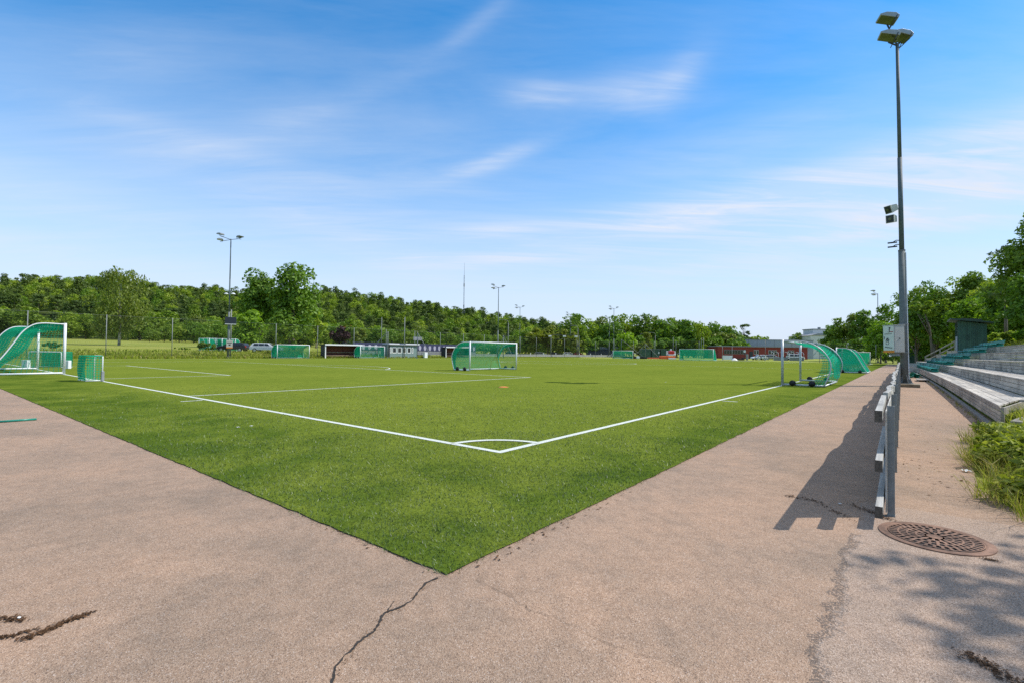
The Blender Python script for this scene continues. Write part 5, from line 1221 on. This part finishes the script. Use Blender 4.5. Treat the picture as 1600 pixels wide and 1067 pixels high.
tree_px('rounded tree peeping over the grey hall, right one', 1246, 240, 519, 30, 'broad', 'lf_mid', 1.1, 800, th=2, nb=14)
for i, (px, d, yt, w, lf, kd) in enumerate(((838, 165, 511, 34, 'lf_willow', 'broad'), (856, 166, 508, 34, 'lf_willow', 'broad'), (876, 164, 513, 34, 'lf_willow', 'broad'), (823, 170, 516, 30, 'lf_mid', 'broad'), (910, 168, 507, 42, 'lf_mid', 'broad'), (897, 160, 519, 26, 'lf_willow', 'broad'))):
    tree_px('yellow green tree behind the wire fence above the parked cars' if lf == 'lf_willow' else 'mid green tree behind the fence around the parked cars', px, d, yt, w, kd, lf, 1.0, 1100, th=1.0, nb=18, group='willowy trees above the parked cars' if lf == 'lf_willow' else 'mid green trees around the parked cars')
tree_px('bright green maple behind the far wheeled goal', 979, 168, 518, 36, 'broad', 'lf_light', 0.9, 1300, th=0.8, nb=18)
tree_px('narrow pale green tree left of the green containers', 1012, 160, 519, 17, 'broad', 'lf_willow', 0.8, 800, th=0.4, nb=14)
tree_px('low yellow green bushes right of the far wheeled goal', 998, 156, 534, 44, 'shrub', 'lf_willow', 0.8, 900, th=0.2, nb=16, cat='shrub')
tree_px('sunlit weeping tree behind the far full size goal', 1096, 185, 512, 36, 'birch', 'lf_sun', 1.0, 1300, th=0.8, nb=26)
# dense wood right of the middle
k = 0
for px, yt in ((890, 492), (904, 489), (921, 497), (938, 494), (955, 493), (972, 489), (990, 491), (1006, 490), (1022, 492), (1040, 497), (1058, 494), (1075, 499), (1092, 502), (1108, 501), (1122, 505), (1136, 508), (1148, 513), (1176, 524), (1130, 518), (1066, 505), (1032, 503), (948, 506), (1112, 516)):
    k += 1; d = 196 + (k * 37) % 26
    tree_px('tall dark tree in the dense wood behind the far end', px, d, yt, 40 + (k * 7) % 12, 'broad', ['lf_dark', 'lf_mid', 'lf_dark', 'lf_mid', 'lf_birch'][k % 5], 1.25, 1500, th=0.5, nb=28, group='trees of the wood behind the far end')
for k in range(17):
    px = 885 + k * 17; tree_px('low dark undergrowth tree at the foot of far wood', px, 188, 524 + (k * 5) % 7, 42, 'broad', 'lf_dark', 1.2, 800, th=0.1, nb=16, group='undergrowth at the foot of the far wood')
# right hand trees
k = 0
for px, d, yt, w, lf in ((1300, 128, 507, 34, 'lf_dark'), (1318, 124, 495, 40, 'lf_mid'), (1336, 120, 489, 40, 'lf_birch'), (1354, 116, 483, 44, 'lf_dark'), (1384, 112, 474, 50, 'lf_dark'), (1404, 108, 470, 44, 'lf_dark')):
    k += 1; tree_px('tree in the dark clump between white building and nearest mast', px, d, yt, w, 'broad', lf, 0.62, 2200, th=0.8, nb=28, group='clump left of the nearest mast', ragged=0.24)
for px, d, yt, w, lf, lb in ((1376, 96, 500, 46, 'lf_light', 'bright leafy tree just left of the beige cabinet'), (1432, 78, 445, 66, 'lf_mid', 'tall tree directly right of the nearest mast'), (1462, 74, 436, 70, 'lf_dark', 'tall dark tree above the green hut'),
                          (1494, 72, 430, 72, 'lf_sun', 'sunlit crown left above the green booth'), (1522, 70, 421, 70, 'lf_mid', 'highest crown above the green booth roof'), (1552, 66, 430, 70, 'lf_sun', 'sunlit crown right above the green booth'),
                          (1528, 64, 462, 84, 'lf_light', 'bright bushy tree just behind the green booth'), (1582, 58, 430, 80, 'lf_dark', 'dark tree behind the right end of the stand top')):
    tree_px(lb, px, d, yt, w, 'broad', lf, 0.42, 5200, th=1.2, nb=38, ragged=0.26)
for px, d, yt, w, lb in ((1440, 82, 500, 70, 'dark understorey tree behind the green hut'), (1475, 78, 505, 64, 'dark understorey tree right of the green hut'), (1350, 104, 528, 60, 'dark bush behind the end goal'), (1395, 100, 530, 60, 'dark bush behind the path end'), (1310, 116, 530, 50, 'dark bush left of the end goal'), (1560, 62, 500, 70, 'shaded tree below the sunlit crowns'), (1600, 54, 480, 80, 'shaded tree at the right edge behind stand')):
    tree_px(lb, px, d, yt, w, 'broad', 'lf_dark', 0.5, 2600, th=0.2, nb=26)
tree_px('large leafy tree filling the right picture edge', 1618, 40, 322, 104, 'broad', 'lf_mid', 0.30, 9500, th=1.0, nb=60, ragged=0.24)
tree_px('lower leafy tree at right edge under the large one', 1622, 37, 420, 90, 'broad', 'lf_dark', 0.30, 6000, th=0.4, nb=44)
tree_px('sparse pine with flat branches leaning out by the right edge tree', 1572, 50, 384, 62, 'pine', 'lf_con', 0.34, 900, nb=16)
x, y = place(1452, 64); z = tz(x, y); t = thing('bare_trunk_tree', 'slim pale trunk forking in front of dark leaves right of mast', 'tree', (x, y, z), ra)
mb = MB(); mb.tube([(0.5, 0, 0), (0.35, 0, 2.6), (0.05, 0, 5.2), (-0.7, 0, 7.6)], [0.17, 0.14, 0.11, 0.05], 8); mb.tube([(0.2, 0, 4.0), (-0.7, 0, 5.6), (-1.5, 0, 7.0)], [0.09, 0.07, 0.03], 6); mb.tube([(0.1, 0, 4.9), (-0.6, 0, 6.1), (-1.2, 0.1, 6.9)], [0.06, 0.04, 0.02], 6)
mb.build('trunk', M['bark'], t, True); rg = np.random.default_rng(5); B = blobs_broad(rg, 9.0, 4.6, 6.2, 14); link(leaf_mesh('crown', *cards(rg, B, 1500, 0.36), M['lf_mid']), 'crown', t)
for i, (px, d, yt, w, lf) in enumerate(((1562, 47, 520, 40, 'lf_sun'), (1590, 43, 517, 52, 'lf_sun'), (1560, 44, 533, 36, 'lf_willow'), (1612, 40, 512, 50, 'lf_light'), (1470, 78, 548, 30, 'lf_sun'), (1484, 74, 548, 24, 'lf_sun'), (1410, 104, 552, 50, 'lf_mid'))):
    tree_px(['sunny shrub on the bank right of the green booth', 'broad sunny shrub on the bank at the right edge', 'low pale shrub above the top seat row', 'bright shrub beyond the right picture edge', 'low yellow green shrub by the stair railing top', 'small yellow green shrub left of the green booth', 'low hedge behind the path end'][i], px, d, yt, w, 'shrub', lf, 0.28 if d < 60 else 0.4, 2200 if d < 60 else 900, th=0.1, nb=26, cat='shrub')
tree('young leafy tree on the bank whose dappled shade falls around the drain', (10.55, 3.1, tz(10.55, 3.1)), 8.0, 3.0, 'broad', 'lf_mid', 0.20, 1500, th=4.0, nb=16, ragged=0.36)

# wooded hillside: a set of tree kinds, each copied with its trunk
protos = {}
def proto(key, kind, lf, h, w, card, n, nb, seed):
    t = tree('x', (0, 0, 0), h, w, kind, lf, card, n, nb=nb, seed=seed, th=h * 0.05); protos[key] = [t, False, h]
proto('a', 'broad', 'lf_mid', 12, 13.5, 1.05, 1650, 30, 11); proto('b', 'broad', 'lf_mid', 13, 12.5, 1.05, 1650, 32, 12); proto('c', 'broad', 'lf_sun', 11, 13, 1.05, 1600, 28, 13); proto('d', 'broad', 'lf_dark', 13, 13, 1.1, 1650, 32, 14)
proto('e', 'birch', 'lf_birch', 13, 10, 1.05, 1400, 44, 15); proto('p', 'pine', 'lf_con', 14, 10.5, 1.05, 1400, 36, 16); proto('q', 'pine', 'lf_con', 13, 9.5, 1.05, 1300, 34, 17); proto('s', 'spruce', 'lf_con', 14, 6.5, 1.1, 900, 14, 18)
LBL = {'a': 'mid green rounded tree on the wooded hillside', 'b': 'mid green tall tree on the wooded hillside', 'c': 'sunlit yellow green tree on the wooded hillside', 'd': 'dark green rounded tree on the wooded hillside', 'e': 'loose hanging tree on the wooded hillside', 'p': 'broad dark pine on the wooded hillside', 'q': 'slim dark pine on the wooded hillside', 's': 'pointed dark spruce on the wooded hillside'}
GRP = {k: v.replace('tree on', 'trees on').replace('pine on', 'pines on').replace('spruce on', 'spruces on') for k, v in LBL.items()}
def put(key, px, d, sc):
    x, y = place(px, d); z = tz(x, y) - 0.4; p = protos[key]
    if not p[1]:
        o = p[0]; p[1] = True; o.location = (x, y, z); o.scale = (sc, sc, sc)
    else: o = dup(p[0], (x, y, z), random.uniform(0, 6.28), scale=(sc * random.uniform(0.9, 1.1), sc * random.uniform(0.9, 1.1), sc))
    o['label'] = LBL[key]; o['group'] = GRP[key]
cnt = 0
for row, (d, keys, hs) in enumerate(((212, 'abecdaab', 1.0), (228, 'abdcabda', 1.0), (248, 'acbdabps', 1.0), (272, 'abcpdsqb', 0.95), (300, 'aqbpcpab', 0.95))):
    stp = 8.0 / d * FPX; px = -40 + (row % 2) * stp / 2
    while px < 905:
        pj = px + random.uniform(-0.25, 0.25) * stp; dj = d + random.uniform(-6, 6) - (26 if 480 < px else 0) * (row == 0)
        k_ = random.choice(keys)
        edge_gap = (row == 0 and 222 < pj < 240)
        if not edge_gap and not (row < 2 and pj > 870): put(k_, pj, dj, hs * random.uniform(0.66, 1.05) * (0.9 if pj > 420 else 1.08)); cnt += 1
        px += stp
# darker shrub line in front of it, right of the meadow
for i in range(24):
    pj = 236 + i * 21 + random.uniform(-5, 5); put(random.choice('ddba'), pj, 172 + random.uniform(-8, 8) + (12 if pj < 330 else 0), random.uniform(0.48, 0.70)); cnt += 1
# the rest of the hill is one mass
def forest():
    VV, FF, MI = [], [], []; tot = 0; rg = np.random.default_rng(77); mats = [M['lf_con'], M['lf_mid'], M['lf_dark'], M['lf_sun']]; nt = 0
    base = []
    for i in range(10):
        h = 11.5; w = 8.8
        if i < 6:
            B = []
            for q in range(15): z = h * rg.uniform(0.2, 0.99); a = rg.uniform(0, 6.28); R = w / 2 * rg.uniform(0.1, 0.85) * (1.15 - 0.95 * z / h); r = w * rg.uniform(0.12, 0.19); B.append((R * cos(a), R * sin(a), z, r * 1.1, r * 1.1, r * 0.8))
        else: B = blobs_broad(rg, h * 0.95, w * 1.15, 1.5, 13)
        base.append((cards(rg, B, 520, 0.9, 0.4, 0.15, 0.62), 0 if i < 6 else 1 + (i % 3)))
    for d in (314, 326, 338, 350, 362, 374, 386, 398, 410, 422, 434, 448, 466, 490):
        stp = 5.4 / d * FPX; px = -60.0
        while px < 900:
            pj = px + rg.uniform(-.3, .3) * stp; x, y = place(pj, d + rg.uniform(-8, 8)); z = tz(x, y); (v, f), mi = base[int(rg.integers(10))]
            sc = rg.uniform(0.58, 1.22); a = rg.uniform(0, 6.28); Rm = np.array([[cos(a), -sin(a), 0], [sin(a), cos(a), 0], [0, 0, 1]])
            VV.append(v @ Rm.T * sc + np.array([x, y, z - 0.6])); FF.append(f + tot); MI.append(np.full(len(f), mi)); tot += len(v); px += stp; nt += 1
    o = link(npmesh('forest', np.concatenate(VV), np.concatenate(FF), mats, np.concatenate(MI)), 'forest'); tag(o, 'mixed pine and leafy forest covering the far hill', 'forest', kind='stuff')
forest()

# ------------------------------------------------------------------ grass and weeds
def blades(name, label, n, pos, hgt, wid, mats, mix=(1.0,), lean=0.6, zf=None):
    X, Y = pos(n); n = len(X); h = rng.uniform(hgt[0], hgt[1], n); w = rng.uniform(wid[0], wid[1], n); a = rng.uniform(0, 6.28, n); l = rng.uniform(0.1, lean, n) * h; b = rng.uniform(0, 6.28, n)
    Z = terrain(X, Y) + 0.02 if zf is None else np.full(n, zf)
    wx, wy = np.cos(b) * w, np.sin(b) * w; lx, ly = np.cos(a) * l, np.sin(a) * l
    V = np.stack([np.stack(q, -1) for q in ((X - wx, Y - wy, Z), (X + wx, Y + wy, Z), (X + lx * .4 + wx * .7, Y + ly * .4 + wy * .7, Z + h * .62), (X + lx * .4 - wx * .7, Y + ly * .4 - wy * .7, Z + h * .62), (X + lx * 1.3, Y + ly * 1.3, Z + h * (1 - 0.25 * l / h)))], 1).reshape(-1, 3)
    k = np.arange(n)[:, None] * 5; F = np.concatenate([np.stack([k + 0, k + 1, k + 2, k + 3], -1).reshape(-1, 4)])
    F3 = np.stack([k + 3, k + 2, k + 4, k + 4], -1).reshape(-1, 4)
    me = bpy.data.meshes.new(name); fl = [tuple(q) for q in F.tolist()] + [tuple(q[:3]) for q in F3.tolist()]
    me.from_pydata(V.tolist(), [], fl)
    for q in mats: me.materials.append(M[q])
    mi = rng.choice(len(mats), n, p=mix); me.polygons.foreach_set('material_index', np.concatenate([mi, mi]).astype(np.int32)); me.update()
    return tag(link(me, name), label, 'grass', kind='stuff')
def weed_edge(y): return 5.02 + 0.10 * np.sin(3 * y) + 0.05 * np.sin(7 * y + 1) + np.maximum(0, y - 4.2) * 0.12 + np.maximum(0, y - 5.9) * 0.35
def wpos(n):
    y = rng.uniform(0.75, 8.4, n); x = weed_edge(y) + np.abs(rng.normal(0, 0.55, n)) + rng.uniform(0, 0.3, n) ; x += np.where(y < 1.5, (1.5 - y) * 0.25, 0)
    k = ~((x > 5.72) & (x < 6.75) & (y > 7.0) & (rng.random(n) < 0.9)); return x[k], y[k]
blades('weeds', 'rough green weeds spilling over the path below the stand', 3600, wpos, (0.06, 0.24), (0.003, 0.010), ('weed', 'straw'), (0.78, 0.22), 1.5)
def wpos2(n):
    y = rng.uniform(0.7, 6.5, n); x = weed_edge(y) - 0.02 + np.abs(rng.normal(0, 0.14, n)); return x, y
blades('weeds', 'thin trailing grass at the edge of the weeds', 900, wpos2, (0.16, 0.40), (0.0015, 0.004), ('weed', 'straw'), (0.5, 0.5), 1.6)
rg = np.random.default_rng(3); yy = rg.uniform(0.9, 6.5, 64); B = [(weed_edge(b) + abs(rg.normal(0, 0.4)) + 0.22, b, 0.12 + rg.uniform(0, 0.16), 0.17, 0.17, 0.12) for b in yy]
o = link(leaf_mesh('weed_leaves', *cards(rg, B, 7600, 0.10, 0.5, 0.3, 0.42), M['weed']), 'weed_leaves'); tag(o, 'broad dandelion like leaves among the weeds', 'weeds', kind='stuff')
def bank(n): y = rng.uniform(-5, 12, n); x = rng.uniform(5.9, 11, n) + np.maximum(0, -0.5 - y) * 0.55; k = (y < 9.6) | (x > 7.0 + (y - 8) * 0.3 + 0.6); return x[k], y[k]
blades('bank_grass', 'long grass on the bank right of the weeds', 15000, bank, (0.15, 0.45), (0.004, 0.012), ('weed', 'straw'), (0.8, 0.2), 1.0)
def kpos(n): y = rng.uniform(8.3, 40, n); k = rng.random(n) < (0.5 + 0.5 * np.sin(y * 1.9)); y = y[k]; return 5.78 - 0.00035 * (y - 8) ** 2 - 0.16 - np.abs(rng.normal(0, 0.04, len(y))), y
blades('kerb_weeds', 'thin weeds along the kerb of the stand', 900, kpos, (0.03, 0.12), (0.002, 0.006), ('weed', 'straw'), (0.6, 0.4), 1.3, 0.0)
def vpos(n): y = rng.uniform(-14, 66, n); x = -70.1 - np.abs(rng.normal(0, 3.2, n)) - 0.2; return x, y
blades('verge_grass', 'long sunny grass on the verge along the far side of the pitch', 22000, vpos, (0.15, 0.5), (0.02, 0.06), ('verge', 'straw'), (0.82, 0.18), 0.9)
def vpos2(n): y = rng.uniform(62, 121, n); x = -69.9 - np.abs(rng.normal(0, 1.5, n)); return x, y
blades('verge_grass', 'shorter grass strip before the far fence', 7000, vpos2, (0.1, 0.3), (0.03, 0.06), ('verge', 'straw'), (0.8, 0.2), 0.9)
def spos(n): y = rng.uniform(14, 75, n); x = 10.6 + np.abs(rng.normal(0, 4, n)); return x, y
blades('slope_grass', 'tall grass on the slope above the top step', 14000, spos, (0.3, 0.9), (0.01, 0.03), ('weed', 'straw'), (0.85, 0.15), 0.8)
